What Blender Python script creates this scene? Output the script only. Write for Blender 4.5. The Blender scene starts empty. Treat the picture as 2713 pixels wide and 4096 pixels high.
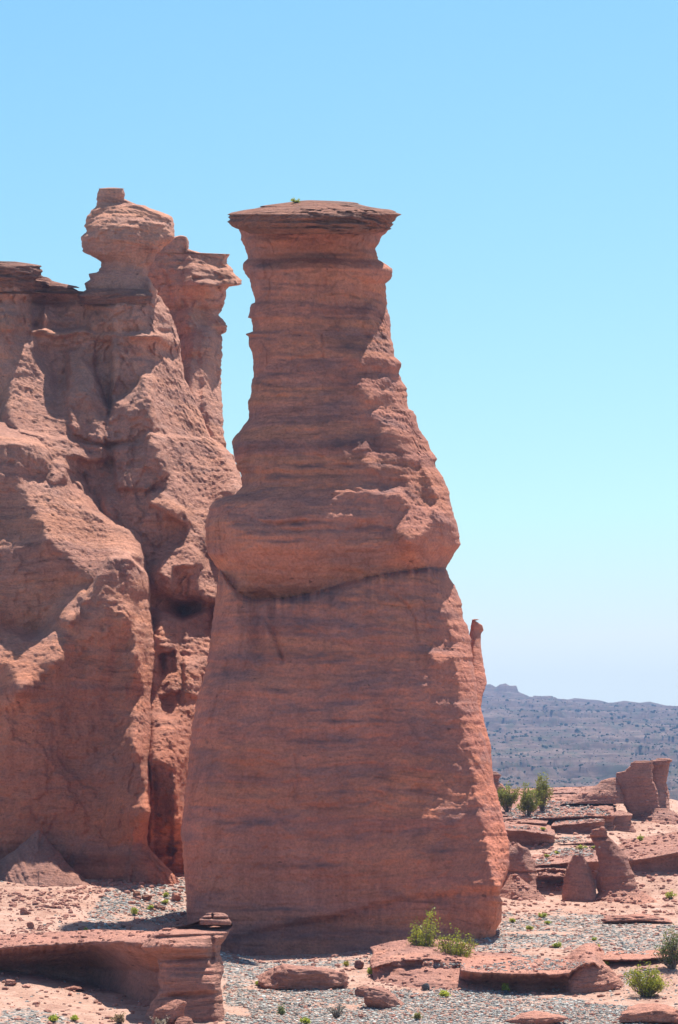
import bpy, math, random
import numpy as np

# ------------------------------------------------------------------ camera, sky, sun, exposure
SC = bpy.context.scene
CX, YH, F, H = 1356.5, 3160.0, 9200.0, 6.2        # optical centre, horizon row, focal length (photo px), eye height
cam_d = bpy.data.cameras.new("camera")
cam_d.sensor_fit = 'VERTICAL'; cam_d.sensor_height = 36.0
cam_d.lens = F / 4096 * 36.0
cam_d.shift_y = (YH - 2048) / 4096
cam_d.clip_start = 0.5; cam_d.clip_end = 20000
cam = bpy.data.objects.new("camera", cam_d)
cam.location = (0, 0, H); cam.rotation_euler = (math.radians(90), 0, 0)
SC.collection.objects.link(cam); SC.camera = cam

SUN = np.array([0.18, 0.52, 1.0]); SUN = SUN / np.linalg.norm(SUN)
W = bpy.data.worlds.new("World"); SC.world = W; W.use_nodes = True
wn = W.node_tree.nodes; wl = W.node_tree.links
bg = wn['Background']
sky = wn.new('ShaderNodeTexSky'); sky.sky_type = 'NISHITA'; sky.sun_disc = False
sky.sun_elevation = math.asin(SUN[2]); sky.sun_rotation = math.atan2(SUN[0], SUN[1])
sky.altitude = 1200; sky.air_density = 1.0; sky.dust_density = 0.3; sky.ozone_density = 1.0
# the sky is read a little above the true elevation (thin dry air, no white band) and its low part is bent to the pale cyan of the day
tc = wn.new('ShaderNodeTexCoord'); sxyz = wn.new('ShaderNodeSeparateXYZ'); wl.new(tc.outputs['Generated'], sxyz.inputs[0])
def wm(op, a, b=0.0, clamp=False):
    n = wn.new('ShaderNodeMath'); n.operation = op; n.use_clamp = clamp
    for i, v in enumerate((a, b)):
        if isinstance(v, (int, float)): n.inputs[i].default_value = v
        else: wl.new(v, n.inputs[i])
    return n.outputs[0]
zz_ = wm('ADD', wm('MULTIPLY', wm('MAXIMUM', sxyz.outputs[2], 0.0), 0.93), 0.085)
cxyz = wn.new('ShaderNodeCombineXYZ'); wl.new(sxyz.outputs[0], cxyz.inputs[0]); wl.new(sxyz.outputs[1], cxyz.inputs[1]); wl.new(zz_, cxyz.inputs[2])
nrm = wn.new('ShaderNodeVectorMath'); nrm.operation = 'NORMALIZE'; wl.new(cxyz.outputs[0], nrm.inputs[0]); wl.new(nrm.outputs[0], sky.inputs[0])
sc_ = wn.new('ShaderNodeSeparateColor'); wl.new(sky.outputs[0], sc_.inputs[0])
cc_ = wn.new('ShaderNodeCombineColor')
KS = 0.10 * 2 ** 0.9
for i, (a, g) in enumerate(((3.02, 1.85), (1.68, 1.18), (1.02, 0.06))):
    wl.new(wm('DIVIDE', wm('MINIMUM', wm('MULTIPLY', wm('POWER', wm('MULTIPLY', sc_.outputs[i], 0.141), g), a), (1.0, 1.09, 1.12)[i]), KS), cc_.inputs[i])
fm = wn.new('ShaderNodeMapRange'); fm.interpolation_type = 'SMOOTHSTEP'
wl.new(sxyz.outputs[2], fm.inputs[0]); fm.inputs[1].default_value = 0.34; fm.inputs[2].default_value = 0.6; fm.inputs[3].default_value = 1.0; fm.inputs[4].default_value = 0.0
mx_ = wn.new('ShaderNodeMix'); mx_.data_type = 'RGBA'; wl.new(fm.outputs[0], mx_.inputs[0]); zt_ = wn.new('ShaderNodeMix'); zt_.data_type = 'RGBA'; zt_.blend_type = 'MULTIPLY'; zt_.inputs[0].default_value = 1.0; zt_.inputs[7].default_value = (1.0, 0.86, 0.70, 1)
wl.new(sky.outputs[0], zt_.inputs[6]); wl.new(zt_.outputs[2], mx_.inputs[6]); wl.new(cc_.outputs[0], mx_.inputs[7])
wl.new(mx_.outputs[2], bg.inputs[0]); bg.inputs[1].default_value = 0.10
sun_d = bpy.data.lights.new("sun", 'SUN'); sun_d.energy = 5.0; sun_d.angle = math.radians(0.53)
sun_d.color = (1.0, 0.95, 0.87)
sun_o = bpy.data.objects.new("sun", sun_d); SC.collection.objects.link(sun_o)
import mathutils
sun_o.rotation_euler = mathutils.Vector(SUN).to_track_quat('Z', 'Y').to_euler()
SC.view_settings.view_transform = 'Standard'; SC.view_settings.look = 'None'
SC.view_settings.exposure = 0.9; SC.view_settings.gamma = 1.0
SC.cycles.use_denoising = True
SC.cycles.max_bounces = 6; SC.cycles.diffuse_bounces = 4

# ------------------------------------------------------------------ noise
_rs = np.random.RandomState(7)
PERM = _rs.permutation(256).astype(np.int64); PERM = np.concatenate([PERM, PERM, PERM])
GR = _rs.normal(size=(256, 3)); GR /= np.linalg.norm(GR, axis=1)[:, None]

def perlin(x, y, z, seed=0):
    x, y, z = np.broadcast_arrays(np.asarray(x, float), np.asarray(y, float), np.asarray(z, float))
    x = x + seed * 17.13; y = y + seed * 7.77
    xi = np.floor(x).astype(np.int64); yi = np.floor(y).astype(np.int64); zi = np.floor(z).astype(np.int64)
    xf = x - xi; yf = y - yi; zf = z - zi
    u = xf**3 * (xf * (xf * 6 - 15) + 10); v = yf**3 * (yf * (yf * 6 - 15) + 10); w = zf**3 * (zf * (zf * 6 - 15) + 10)
    xi &= 255; yi &= 255; zi &= 255
    out = 0
    for dx in (0, 1):
        wx = u if dx else 1 - u
        for dy in (0, 1):
            wy = v if dy else 1 - v
            hxy = PERM[PERM[(xi + dx) & 255] + ((yi + dy) & 255)]
            for dz in (0, 1):
                wz = w if dz else 1 - w
                g = GR[PERM[hxy + ((zi + dz) & 255)]]
                out = out + wx * wy * wz * (g[..., 0] * (xf - dx) + g[..., 1] * (yf - dy) + g[..., 2] * (zf - dz))
    return out * 1.5

def fbm(x, y, z, octv=4, seed=0, gain=0.5, lac=2.03):
    a = 1.0; s = 0; f = 1.0
    for k in range(octv):
        s = s + a * perlin(x * f, y * f, z * f, seed + k * 3.1); a *= gain; f *= lac
    return s

def ridged(x, y, z, octv=4, seed=0, gain=0.5):
    a = 1.0; s = 0; f = 1.0
    for k in range(octv):
        s = s + a * (1 - 2 * np.abs(perlin(x * f, y * f, z * f, seed + k * 3.1))); a *= gain; f *= 2.07
    return s * 0.5

def smooth(a, b, x):
    t = np.clip((x - a) / (b - a), 0, 1)
    return t * t * (3 - 2 * t)

def unproj(px, py, Y):
    return (px - CX) * Y / F, Y, H + (YH - py) * Y / F

def inpoly(px, py, poly):
    ins = np.zeros(px.shape, bool)
    n = len(poly)
    for i in range(n):
        x0, y0 = poly[i]; x1, y1 = poly[(i + 1) % n]
        if y0 == y1: continue
        c = ((y0 > py) != (y1 > py)) & (px < (x1 - x0) * (py - y0) / (y1 - y0) + x0)
        ins ^= c
    return ins

def blur(a, r):
    if r < 1: return a
    k = np.exp(-0.5 * (np.arange(-2 * r, 2 * r + 1) / r) ** 2); k /= k.sum()
    for ax in (0, 1):
        p = np.pad(a, [(2 * r, 2 * r) if i == ax else (0, 0) for i in (0, 1)], mode='edge')
        n = a.shape[ax]
        a = sum(k[j] * (p[j:j + n] if ax == 0 else p[:, j:j + n]) for j in range(len(k)))
    return a

def poisson(gx, gz, ds):
    """least squares surface from gradients (forward differences), mirror boundaries; rows go down"""
    Hh, Ww = gx.shape
    div = np.zeros((Hh, Ww))
    div[:, :-1] += gx[:, :-1]; div[:, 1:] -= gx[:, :-1]
    div[:-1] += gz[:-1]; div[1:] -= gz[:-1]
    e = np.concatenate([div, div[:, ::-1]], 1); e = np.concatenate([e, e[::-1]], 0)
    fe = np.fft.rfft2(e)
    ky = 2 * np.cos(2 * np.pi * np.arange(2 * Hh) / (2 * Hh)) - 2
    kx = 2 * np.cos(2 * np.pi * np.arange(Ww + 1) / (2 * Ww)) - 2
    den = ky[:, None] + kx[None, :]; den[0, 0] = 1
    fe = fe / den; fe[0, 0] = 0
    return np.fft.irfft2(fe, s=e.shape)[:Hh, :Ww] * ds

# ------------------------------------------------------------------ object helpers
def mesh_obj(name, V, faces4, mat, parent=None, faces3=None, smooth_=True):
    me = bpy.data.meshes.new(name)
    V = np.asarray(V, np.float32)
    f4 = np.asarray(faces4, np.int32).reshape(-1, 4) if faces4 is not None and len(faces4) else np.zeros((0, 4), np.int32)
    f3 = np.asarray(faces3, np.int32).reshape(-1, 3) if faces3 is not None and len(faces3) else np.zeros((0, 3), np.int32)
    me.vertices.add(len(V)); me.vertices.foreach_set("co", V.ravel())
    nl = f4.size + f3.size
    me.loops.add(nl); me.loops.foreach_set("vertex_index", np.concatenate([f4.ravel(), f3.ravel()]))
    npoly = len(f4) + len(f3)
    me.polygons.add(npoly)
    st = np.concatenate([np.arange(len(f4)) * 4, f4.size + np.arange(len(f3)) * 3]).astype(np.int32)
    me.polygons.foreach_set("loop_start", st)
    me.polygons.foreach_set("use_smooth", np.full(npoly, smooth_))
    me.update(calc_edges=True); me.validate()
    if mat is not None: me.materials.append(mat)
    o = bpy.data.objects.new(name, me); SC.collection.objects.link(o)
    if parent is not None: o.parent = parent
    return o

def tag(o, label=None, cat=None, group=None, kind=None):
    if label: o['label'] = label
    if cat: o['category'] = cat
    if group: o['group'] = group
    if kind: o['kind'] = kind
    return o

def empty(name, loc, label=None, cat=None, group=None):
    o = bpy.data.objects.new(name, None); SC.collection.objects.link(o)
    o.location = loc; o.empty_display_size = 0.3
    o['base'] = tuple(loc)
    return tag(o, label, cat, group)

def settle(o, parent):
    """parent without moving: the mesh is written in world space, the empty stands at the base"""
    o.parent = parent
    o.matrix_parent_inverse = mathutils.Matrix.Translation(-mathutils.Vector(parent.location))
    return o

# ------------------------------------------------------------------ materials
class NT:
    def __init__(s, name):
        s.m = bpy.data.materials.new(name); s.m.use_nodes = True
        s.t = s.m.node_tree; s.n = s.t.nodes; s.l = s.t.links
        s.bsdf = s.n['Principled BSDF']
        s.geo = s.n.new('ShaderNodeNewGeometry')
        s.pos = s.geo.outputs['Position']
    def put(s, sock, v):
        if isinstance(v, (int, float)): sock.default_value = v
        elif isinstance(v, (tuple, list)):
            sock.default_value = tuple(v) if len(v) != 3 or sock.type != 'RGBA' else (*v, 1)
        else: s.l.new(v, sock)
    def math(s, op, a, b=0.0, clamp=False):
        n = s.n.new('ShaderNodeMath'); n.operation = op; n.use_clamp = clamp
        s.put(n.inputs[0], a); s.put(n.inputs[1], b); return n.outputs[0]
    def vmul(s, a, v):
        n = s.n.new('ShaderNodeVectorMath'); n.operation = 'MULTIPLY'
        s.put(n.inputs[0], a); s.put(n.inputs[1], v); return n.outputs[0]
    def vadd(s, a, v):
        n = s.n.new('ShaderNodeVectorMath'); n.operation = 'ADD'
        s.put(n.inputs[0], a); s.put(n.inputs[1], v); return n.outputs[0]
    def noise(s, vec, scale=1.0, det=4, rough=0.55, dist=0.0):
        n = s.n.new('ShaderNodeTexNoise'); n.inputs['Scale'].default_value = scale
        n.inputs['Detail'].default_value = det; n.inputs['Roughness'].default_value = rough
        n.inputs['Distortion'].default_value = dist
        s.l.new(vec, n.inputs['Vector']); return n.outputs['Fac']
    def voro(s, vec, scale=1.0, feat='F1', out='Distance'):
        n = s.n.new('ShaderNodeTexVoronoi'); n.feature = feat; n.inputs['Scale'].default_value = scale
        s.l.new(vec, n.inputs['Vector']); return n.outputs[out]
    def ramp(s, fac, stops):
        n = s.n.new('ShaderNodeValToRGB'); e = n.color_ramp.elements
        while len(e) < len(stops): e.new(0.5)
        for k, (p, c) in enumerate(stops):
            e[k].position = p; e[k].color = (*c, 1) if not isinstance(c, (int, float)) else (c, c, c, 1)
        s.l.new(fac, n.inputs[0]); return n.outputs[0]
    def mix(s, f, a, b, mode='MIX'):
        n = s.n.new('ShaderNodeMix'); n.data_type = 'RGBA'; n.blend_type = mode
        s.put(n.inputs[0], f); s.put(n.inputs[6], a); s.put(n.inputs[7], b); return n.outputs[2]
    def bump(s, h, strength, dist, prev=None):
        n = s.n.new('ShaderNodeBump'); n.inputs['Strength'].default_value = strength; n.inputs['Distance'].default_value = dist
        s.l.new(h, n.inputs['Height'])
        if prev is not None: s.l.new(prev, n.inputs['Normal'])
        return n.outputs[0]
    def done(s, col, rough=0.9, normal=None, spec=0.15):
        s.put(s.bsdf.inputs['Base Color'], col); s.put(s.bsdf.inputs['Roughness'], rough)
        s.bsdf.inputs['Specular IOR Level'].default_value = spec
        if normal is not None: s.l.new(normal, s.bsdf.inputs['Normal'])
        return s.m

def rock_mat(name, dark, mid, orange, varnish, band=1.0, vamt=0.55, bumpk=1.0, dip=(0.03, 0.0), seed=0.0, lam=0.0, low=None):
    t = NT(name)
    P = t.vadd(t.pos, (seed, seed * 2.3, 0.0))
    sep = t.n.new('ShaderNodeSeparateXYZ'); t.l.new(P, sep.inputs[0])
    wv = t.noise(t.vmul(P, (0.13, 0.13, 0.16)), 1.0, 2)
    z = t.math('ADD', sep.outputs[2], t.math('MULTIPLY', wv, 2.2))
    z = t.math('ADD', z, t.math('MULTIPLY', sep.outputs[0], dip[0]))
    z = t.math('ADD', z, t.math('MULTIPLY', sep.outputs[1], dip[1]))
    cb = t.n.new('ShaderNodeCombineXYZ')
    t.l.new(t.math('MULTIPLY', sep.outputs[0], 0.06), cb.inputs[0]); t.l.new(t.math('MULTIPLY', sep.outputs[1], 0.06), cb.inputs[1]); t.l.new(z, cb.inputs[2])
    S = cb.outputs[0]
    b1 = t.noise(S, 0.9 * band, 5, 0.62)
    col = t.ramp(b1, [(0.28, dark), (0.44, mid), (0.56, orange), (0.72, mid)])
    # some zones are banded, others plain
    zone = t.ramp(t.noise(t.vmul(t.vadd(P, (7.0, 3.0, 60.0)), (0.12, 0.12, 0.17)), 1.0, 2, 0.5), [(0.42, 0.25), (0.60, 1.0)])
    col = t.mix(zone, mid, col)
    b0 = t.noise(S, 0.28 * band, 2, 0.5)
    col = t.mix(1.0, col, t.ramp(b0, [(0.3, (0.88, 0.86, 0.86)), (0.7, (1.10, 1.08, 1.06))]), 'MULTIPLY')
    if low is not None:                                     # lower beds redder; on the cliff weaker sky light is coloured in too
        zr = t.n.new('ShaderNodeMapRange'); t.l.new(t.math('ADD', sep.outputs[2], t.math('MULTIPLY', wv, 6.0)), zr.inputs[0]); zr.inputs[1].default_value = 19.0; zr.inputs[2].default_value = 8.0
        col = t.mix(zr.outputs[0], col, t.mix(1.0, col, low, 'MULTIPLY'))
    # thin dark laminae
    b2 = t.noise(t.vmul(S, (1.8, 1.8, 1)), 4.2 * band, 4, 0.6)
    lamc = t.ramp(b2, [(0.27, 0.48), (0.40, 0.93), (0.6, 1.06), (0.75, 0.84)])
    col = t.mix(zone, col, t.mix(1.0, col, lamc, 'MULTIPLY'))
    # blotches without direction
    b7 = t.noise(t.vmul(t.vadd(P, (3.0, 50.0, 9.0)), (0.5, 0.5, 0.6)), 1.0, 5, 0.65)
    col = t.mix(1.0, col, t.ramp(b7, [(0.3, (0.84, 0.82, 0.84)), (0.5, (1.0, 1.0, 1.0)), (0.7, (1.10, 1.12, 1.12))]), 'MULTIPLY')
    # desert varnish in stretched patches
    b3 = t.noise(t.vmul(t.vadd(P, (31.0, 5.0, 2.0)), (0.30, 0.30, 1.15)), 1.0, 5, 0.6, 0.3)
    v = t.ramp(b3, [(0.50, 0.0), (0.66, 1.0)])
    col = t.mix(t.math('MULTIPLY', v, vamt), col, varnish)
    # run-down streaks
    b4 = t.noise(t.vmul(P, (2.3, 2.3, 0.13)), 1.0, 4, 0.6)
    col = t.mix(1.0, col, t.ramp(b4, [(0.3, 0.86), (0.5, 1.0), (0.7, 1.07)]), 'MULTIPLY')
    # grain, pits
    b5 = t.noise(P, 9.0, 4, 0.7)
    col = t.mix(1.0, col, t.ramp(b5, [(0.25, 0.70), (0.5, 1.0), (0.75, 1.22)]), 'MULTIPLY')
    b6 = t.noise(t.vmul(P, (2.2, 2.2, 4.0)), 1.0, 3, 0.6)
    pit = t.ramp(b6, [(0.24, 0.45), (0.32, 1.0)])
    col = t.mix(1.0, col, pit, 'MULTIPLY')
    sa = t.n.new('ShaderNodeAttribute'); sa.attribute_name = 'stain_shade'
    col = t.mix(t.math('MULTIPLY', sa.outputs['Fac'], 0.85), col, (0.115, 0.075, 0.078))  # varnish, run stains, and crease shade painted in as a dark colour
    h = t.math('ADD', t.math('MULTIPLY', t.noise(t.vmul(P, (3.0, 3.0, 5.0)), 1.0, 6, 0.66), 1.0), t.math('MULTIPLY', b2, 0.5 + lam))
    n = t.bump(h, 0.8 * bumpk, 0.25)
    n = t.bump(t.noise(P, 13.0, 4, 0.75), 0.6 * bumpk, 0.07, n)
    return t.done(col, 0.92, n)

M = {}
M['tower'] = rock_mat("tower_sandstone", (0.235, 0.094, 0.076), (0.455, 0.188, 0.132), (0.545, 0.212, 0.120), (0.20, 0.127, 0.126), seed=0, low=(1.18, 1.05, 1.0), bumpk=0.8)
M['cliff'] = rock_mat("cliff_sandstone", (0.34, 0.16, 0.12), (0.55, 0.272, 0.195), (0.61, 0.28, 0.175), (0.32, 0.20, 0.175), seed=40, vamt=0.35, bumpk=1.25, low=(0.96, 0.72, 0.60))  # pale top, darker foot: the uneven skylight is partly put into the colour
M['scree'] = rock_mat('dark_scree', (0.30, 0.15, 0.12), (0.40, 0.205, 0.16), (0.44, 0.22, 0.16), (0.30, 0.19, 0.16), seed=55, vamt=0.3, bumpk=1.4)
M['cap'] = rock_mat("dark_caprock", (0.20, 0.105, 0.08), (0.39, 0.185, 0.13), (0.46, 0.205, 0.135), (0.20, 0.135, 0.115), band=2.2, vamt=0.6, bumpk=1.5, seed=11, lam=1.0)

def polyfield(items, x0, x1, y0, y1, g=4.0, wob=6.0, seed=1):
    """soft steps: every (polygon, metres, softness) sets part of a face back or forward"""
    GX, GY = np.meshgrid(np.arange(x0, x1, g), np.arange(y0, y1, g)); A = np.zeros(GX.shape)
    wx = GX + wob * perlin(GX / 30, GY / 30, seed, 5) + wob * 0.5 * perlin(GX / 11, GY / 11, seed, 6); wy = GY + wob * perlin(GX / 30, GY / 30, seed + 9, 7) + wob * 0.5 * perlin(GX / 11, GY / 11, seed + 9, 8)
    for poly, amp, soft in items: A += amp * blur(inpoly(wx, wy, poly).astype(float), max(1, int(soft / g)))
    def f(px, py):
        fx = np.clip((px - x0) / g, 0, A.shape[1] - 1.001); fy = np.clip((py - y0) / g, 0, A.shape[0] - 1.001)
        ix = fx.astype(int); iy = fy.astype(int); ux = fx - ix; uy = fy - iy
        return (A[iy, ix] * (1 - ux) + A[iy, ix + 1] * ux) * (1 - uy) + (A[iy + 1, ix] * (1 - ux) + A[iy + 1, ix + 1] * ux) * uy
    return f

# ------------------------------------------------------------------ rock bodies from traced outlines
def poly_interp(pts, y):
    a = np.array(pts, float)
    o = np.argsort(a[:, 1], kind='stable'); a = a[o]
    yy = a[:, 1] + np.arange(len(a)) * 1e-6
    return np.interp(y, yy, a[:, 0])

def tab(pts, y):
    if isinstance(pts, (int, float)): return np.full(np.shape(y), float(pts))
    a = np.array(pts, float); return np.interp(y, a[:, 0], a[:, 1])

ENV = {}; FRONT = {}
def body(name, mat, L, R, axis=None, front=None, ratio=1.0, dmax=6.0, back=None, n=2.6, lits=None, free=(0.05, 0.88), step=6.0,
         seed=1, big=0.30, strat=1.0, rough=1.0, edge=1.0, feats=None, parent=None, rings=5, rise=4.0, litm=0.75, gs=10.0, iters=45, litrough=1.0, yend=None, occl=None, env=None, rowmap=None, plate=0.05, plate_t=0.30, flute=0.0, eplate=0.0, spall=0.0, stain_shade=None):
    """closed rock: outline L/R per photo row, rounded front at its own distance, carved so that the slopes face the sun or turn from it"""
    y0 = max(L[0][1], R[0][1]) if True else 0
    y0 = min(min(p[1] for p in L), min(p[1] for p in R)); y1 = yend or min(max(p[1] for p in L), max(p[1] for p in R))
    nr = max(6, int((y1 - y0) / step) + 1)
    rows = np.linspace(y0, y1, nr)
    def LR(y):
        xl = poly_interp(L, y); xr = poly_interp(R, y); return xl, np.maximum(xr, xl + 4)
    ref = tab(axis if axis is not None else front, rows)
    ysm = np.linspace(y0 - 5, y1 + 5, 400); wsm = LR(ysm)[1] - LR(ysm)[0]
    ksm = np.exp(-0.5 * (np.arange(-12, 13) * (ysm[1] - ysm[0]) / 34.0) ** 2); ksm /= ksm.sum()
    wsm = np.convolve(np.pad(wsm, 12, mode='edge'), ksm, 'valid')
    def shape(y, t):
        if axis is not None: Yc = tab(axis, y)
        hw = np.minimum(np.interp(y, ysm, wsm), (LR(y)[1] - LR(y)[0]) * 1.5) * 0.5 * (tab(axis if axis is not None else front, y)) / F
        D = np.minimum(tab(dmax, y), tab(ratio, y) * hw)
        if axis is None: Yc = tab(front, y) + D
        nn = tab(n, y)
        e = np.power(np.clip(1 - np.power(np.abs(2 * t - 1), nn), 0, 1), 1 / nn)
        return Yc, D, e
    def base(px, py):
        xl, xr = LR(py)
        t = np.clip((px - xl) / (xr - xl), 0.006, 0.994)
        Yc, D, e = shape(py, t)
        b = Yc - D * e
        return b, t
    # --- carve
    relief = None
    xlA, xrA = LR(rows)
    gx0, gx1 = xlA.min() - 2 * gs, xrA.max() + 2 * gs
    if lits is not None:
        GX, GY = np.meshgrid(np.arange(gx0, gx1 + gs, gs), np.arange(y0 - gs, y1 + 2 * gs, gs))
        b, t = base(GX, GY)
        wx = GX + 13 * perlin(GX / 45, GY / 45, seed, 5) + 8 * perlin(GX / 17, GY / 17, seed, 6)
        wy = GY + 13 * perlin(GX / 45, GY / 45, seed + 9, 7) + 8 * perlin(GX / 17, GY / 17, seed + 9, 8)
        m = np.zeros(GX.shape)
        for p in lits: m = np.maximum(m, inpoly(wx, wy, p))
        ml = np.clip(blur(m, 1) * 1.15, 0, 1)
        ms = (1 - np.clip(blur(m, 1) * 1.3, 0, 1)) * ((t > free[0]) & (t < free[1]))
        ds = float(ref.mean()) / F * gs
        ax, az = SUN[0], SUN[2]; aa = ax * ax + az * az
        bgx = np.zeros_like(b); bgz = np.zeros_like(b)
        bgx[:, :-1] = np.diff(b, axis=1) / ds; bgz[:-1] = np.diff(b, axis=0) / ds
        h = b.copy()
        inside = (GX > LR(GY)[0]) & (GX < LR(GY)[1]) & (GY > y0)
        kx = SUN[0] / SUN[2]; kz = SUN[1] / SUN[2] * ds
        eo = occl(GX, GY) if occl is not None else None
        def shadow_env(h):
            E = np.where(inside, h, 1e3)
            if eo is not None: E = np.minimum(E, eo)
            for r in range(1, len(E)):
                pr = E[r - 1]; q = (1 - kx) * pr + kx * np.append(pr[1:], 1e3)
                E[r] = np.minimum(E[r], q - kz)
            return E
        for it in range(iters):
            Dp = np.where(inside, h - shadow_env(h), 0)
            if it > 3: h = h - 0.35 * blur(np.minimum(Dp, 1.5) * ml, 2)
            free_ = Dp < 0.03
            g1 = np.zeros_like(h); g2 = np.zeros_like(h)
            g1[:, :-1] = np.diff(h, axis=1) / ds; g2[:-1] = np.diff(h, axis=0) / ds
            g1 = g1 + 0.02 * (bgx - g1); g2 = g2 + 0.02 * (bgz - g2)
            c = ax * g1 - az * g2
            d = ml * np.maximum(SUN[1] + litm - c, 0) - ms * free_ * np.maximum(c - (SUN[1] - 0.10), 0)
            g1 = g1 + ax * d / aa * 1.3; g2 = g2 - az * d / aa * 1.3
            h = poisson(g1, g2, ds); h = h - h.mean() + b.mean()
        relief = h - b
        relief -= np.median(relief[(t > 0.05) & (t < 0.95)])
        litmap = blur(m, 2)
        if env is not None:
            Ee = np.where(inside, shadow_env(h) - np.median((h - b)[(t > 0.05) & (t < 0.95)]), 1e3)
            ENV[env] = lambda px, py: np.where((px > gx0) & (px < gx1) & (py > y0) & (py < y1), samp(Ee, px, py), 1e3)
    def samp(A, px, py):
        fx = np.clip((px - gx0) / gs, 0, A.shape[1] - 1.001); fy = np.clip((py - (y0 - gs)) / gs, 0, A.shape[0] - 1.001)
        ix = fx.astype(int); iy = fy.astype(int); ux = fx - ix; uy = fy - iy
        return (A[iy, ix] * (1 - ux) + A[iy, ix + 1] * ux) * (1 - uy) + (A[iy + 1, ix] * (1 - ux) + A[iy + 1, ix + 1] * ux) * uy
    # --- mesh
    nc = max(14, int((xrA - xlA).max() / step)); nb = max(8, nc // 4)
    u = np.linspace(0, 1, nc); tf = 0.45 * u + 0.55 * (0.5 - 0.5 * np.cos(np.pi * u))
    ub = np.linspace(1, 0, nb + 2)[1:-1]; tb = 0.5 - 0.5 * np.cos(np.pi * ub)
    xl, xr = LR(rows)
    wpx = np.minimum(1.0, (xr - xl) / 120.0)
    xl = xl + edge * wpx * (4.0 * perlin(rows / 23, seed, 0.3, 1) + 3.0 * perlin(rows / 9, seed, 0.7, 2))
    xr = xr + edge * wpx * (4.0 * perlin(rows / 23, seed, 5.3, 3) + 3.0 * perlin(rows / 9, seed, 5.7, 4))
    if eplate:
        lay = np.floor(rows / 11.0 + 0.4 * perlin(rows / 30.0, seed, 0.1, 5))
        xl = xl + eplate * perlin(lay * 3.71, seed, 0.3, 11); xr = xr + eplate * perlin(lay * 4.37, seed, 0.6, 12)
    T, RR = np.meshgrid(tf, rows)
    px = xl[:, None] + (xr - xl)[:, None] * T
    Yc, D, e = shape(RR, T)
    Y = Yc - D * e
    if rowmap is not None: RR = rowmap(px, RR)
    if feats is not None: Y = Y + feats(px, RR, T)
    lm = 0.0
    if relief is not None:
        Y = Y + samp(relief, px, RR); lm = samp(litmap, px, RR)
    X, _, Z = unproj(px, RR, Y)
    s = seed * 3.7
    wz = Z + 0.35 * perlin(X * 0.25, Y * 0.25, Z * 0.25, s)
    dn = big * fbm(X * 0.30, Y * 0.30, Z * 0.34, 3, s)
    dn += strat * (0.085 * fbm(X * 0.11, Y * 0.11, wz * 1.25, 2, s + 2) + 0.050 * fbm(X * 0.22, Y * 0.22, wz * 3.6, 3, s + 5))
    if plate:
        lay = wz / plate_t + 0.35 * perlin(X * 0.5, Y * 0.5, Z * 0.4, s + 21); lf = np.floor(lay); lr = lay - lf
        pz_ = 0.25 + 0.95 * smooth(-0.25, 0.45, fbm(X * 0.16, Y * 0.16, Z * 0.13, 2, s + 25))
        dn += pz_ * plate * (perlin(X * 0.33, Y * 0.33, lf * 5.13, s + 23) + 0.6 * perlin(X * 1.3, Y * 1.3, lf * 3.77, s + 24)) * 1.3 + pz_ * plate * 0.5 * np.exp(-np.minimum(lr, 1 - lr) ** 2 / 0.012)
    if flute:
        dn += (1 - 0.7 * lm) * flute * fbm(X * 0.75, Y * 0.75, Z * 0.16, 3, s + 27, 0.55) + (1 - 0.7 * lm) * flute * 0.5 * ridged(X * 1.1, Y * 1.1, Z * 0.22, 3, s + 29)
    if spall:
        q_ = fbm(X * 0.42, Y * 0.42, Z * 0.30, 4, s + 31, 0.55) * 2.6 + 0.25 * perlin(X * 2.1, Y * 2.1, Z * 2.1, s + 33); fq = q_ - np.floor(q_)
        dn += (1 - 0.75 * lm) * spall * (np.floor(q_) + smooth(0.80, 1.0, fq))
    dn += rough * 0.035 * fbm(X * 2.2, Y * 2.2, Z * 2.6, 4, s + 8, 0.6)
    dn += 0.025 * rough * fbm(X * 2.0, Y * 2.0, Z * 0.22, 3, s + 12)
    dn += litrough * lm * (0.040 * ridged(X * 2.0, Y * 2.0, Z * 1.0, 4, s + 15) + 0.085 * fbm(X * 6.0, Y * 6.0, Z * 4.4, 3, s + 17, 0.8))
    wsc = np.clip((xr - xl) / 400.0, 0.25, 1.0)[:, None]
    Y = Y + dn * wsc * np.clip(e * 1.6, 0.25, 1)
    X, _, Z = unproj(px, RR, Y)
    ring_f = np.stack([X, Y, Z], -1)
    TB, RB = np.meshgrid(tb, rows)
    Db = tab(back, rows) if back is not None else np.maximum(tab(D[:, 0], np.zeros(nr)) if False else D[:, 0], 0.05)
    eb = np.sqrt(np.clip(1 - (2 * TB - 1) ** 2, 0, 1))
    Yb = Y[:, :1] * (1 - TB) + Y[:, -1:] * TB + Db[:, None] * eb
    Yb = np.maximum(Yb, Y.max(1)[:, None] * 0 + Yb)
    pxb = xl[:, None] + (xr - xl)[:, None] * TB
    if rowmap is not None: RB = rowmap(pxb, RB)
    Yb = Yb + 0.3 * wsc * eb * fbm(pxb * 0.01, Yb * 0.3, RB * 0.01, 3, s)
    # keep the rear behind the front
    fr = np.stack([np.interp(TB[i], tf, Y[i]) for i in range(nr)])
    Yb = np.maximum(Yb, fr + 0.25 * wsc * eb)
    Xb, _, Zb = unproj(pxb, RB, Yb)
    ring = np.concatenate([ring_f, np.stack([Xb, Yb, Zb], -1)], 1)
    N = ring.shape[1]
    FRONT[name] = lambda qx, qy: float(np.interp(qx, px[i_ := int(np.clip(round((qy - y0) / (y1 - y0) * (nr - 1)), 0, nr - 1))], Y[i_]))
    # closed top
    c = ring[0].mean(0)
    tops = []
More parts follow.
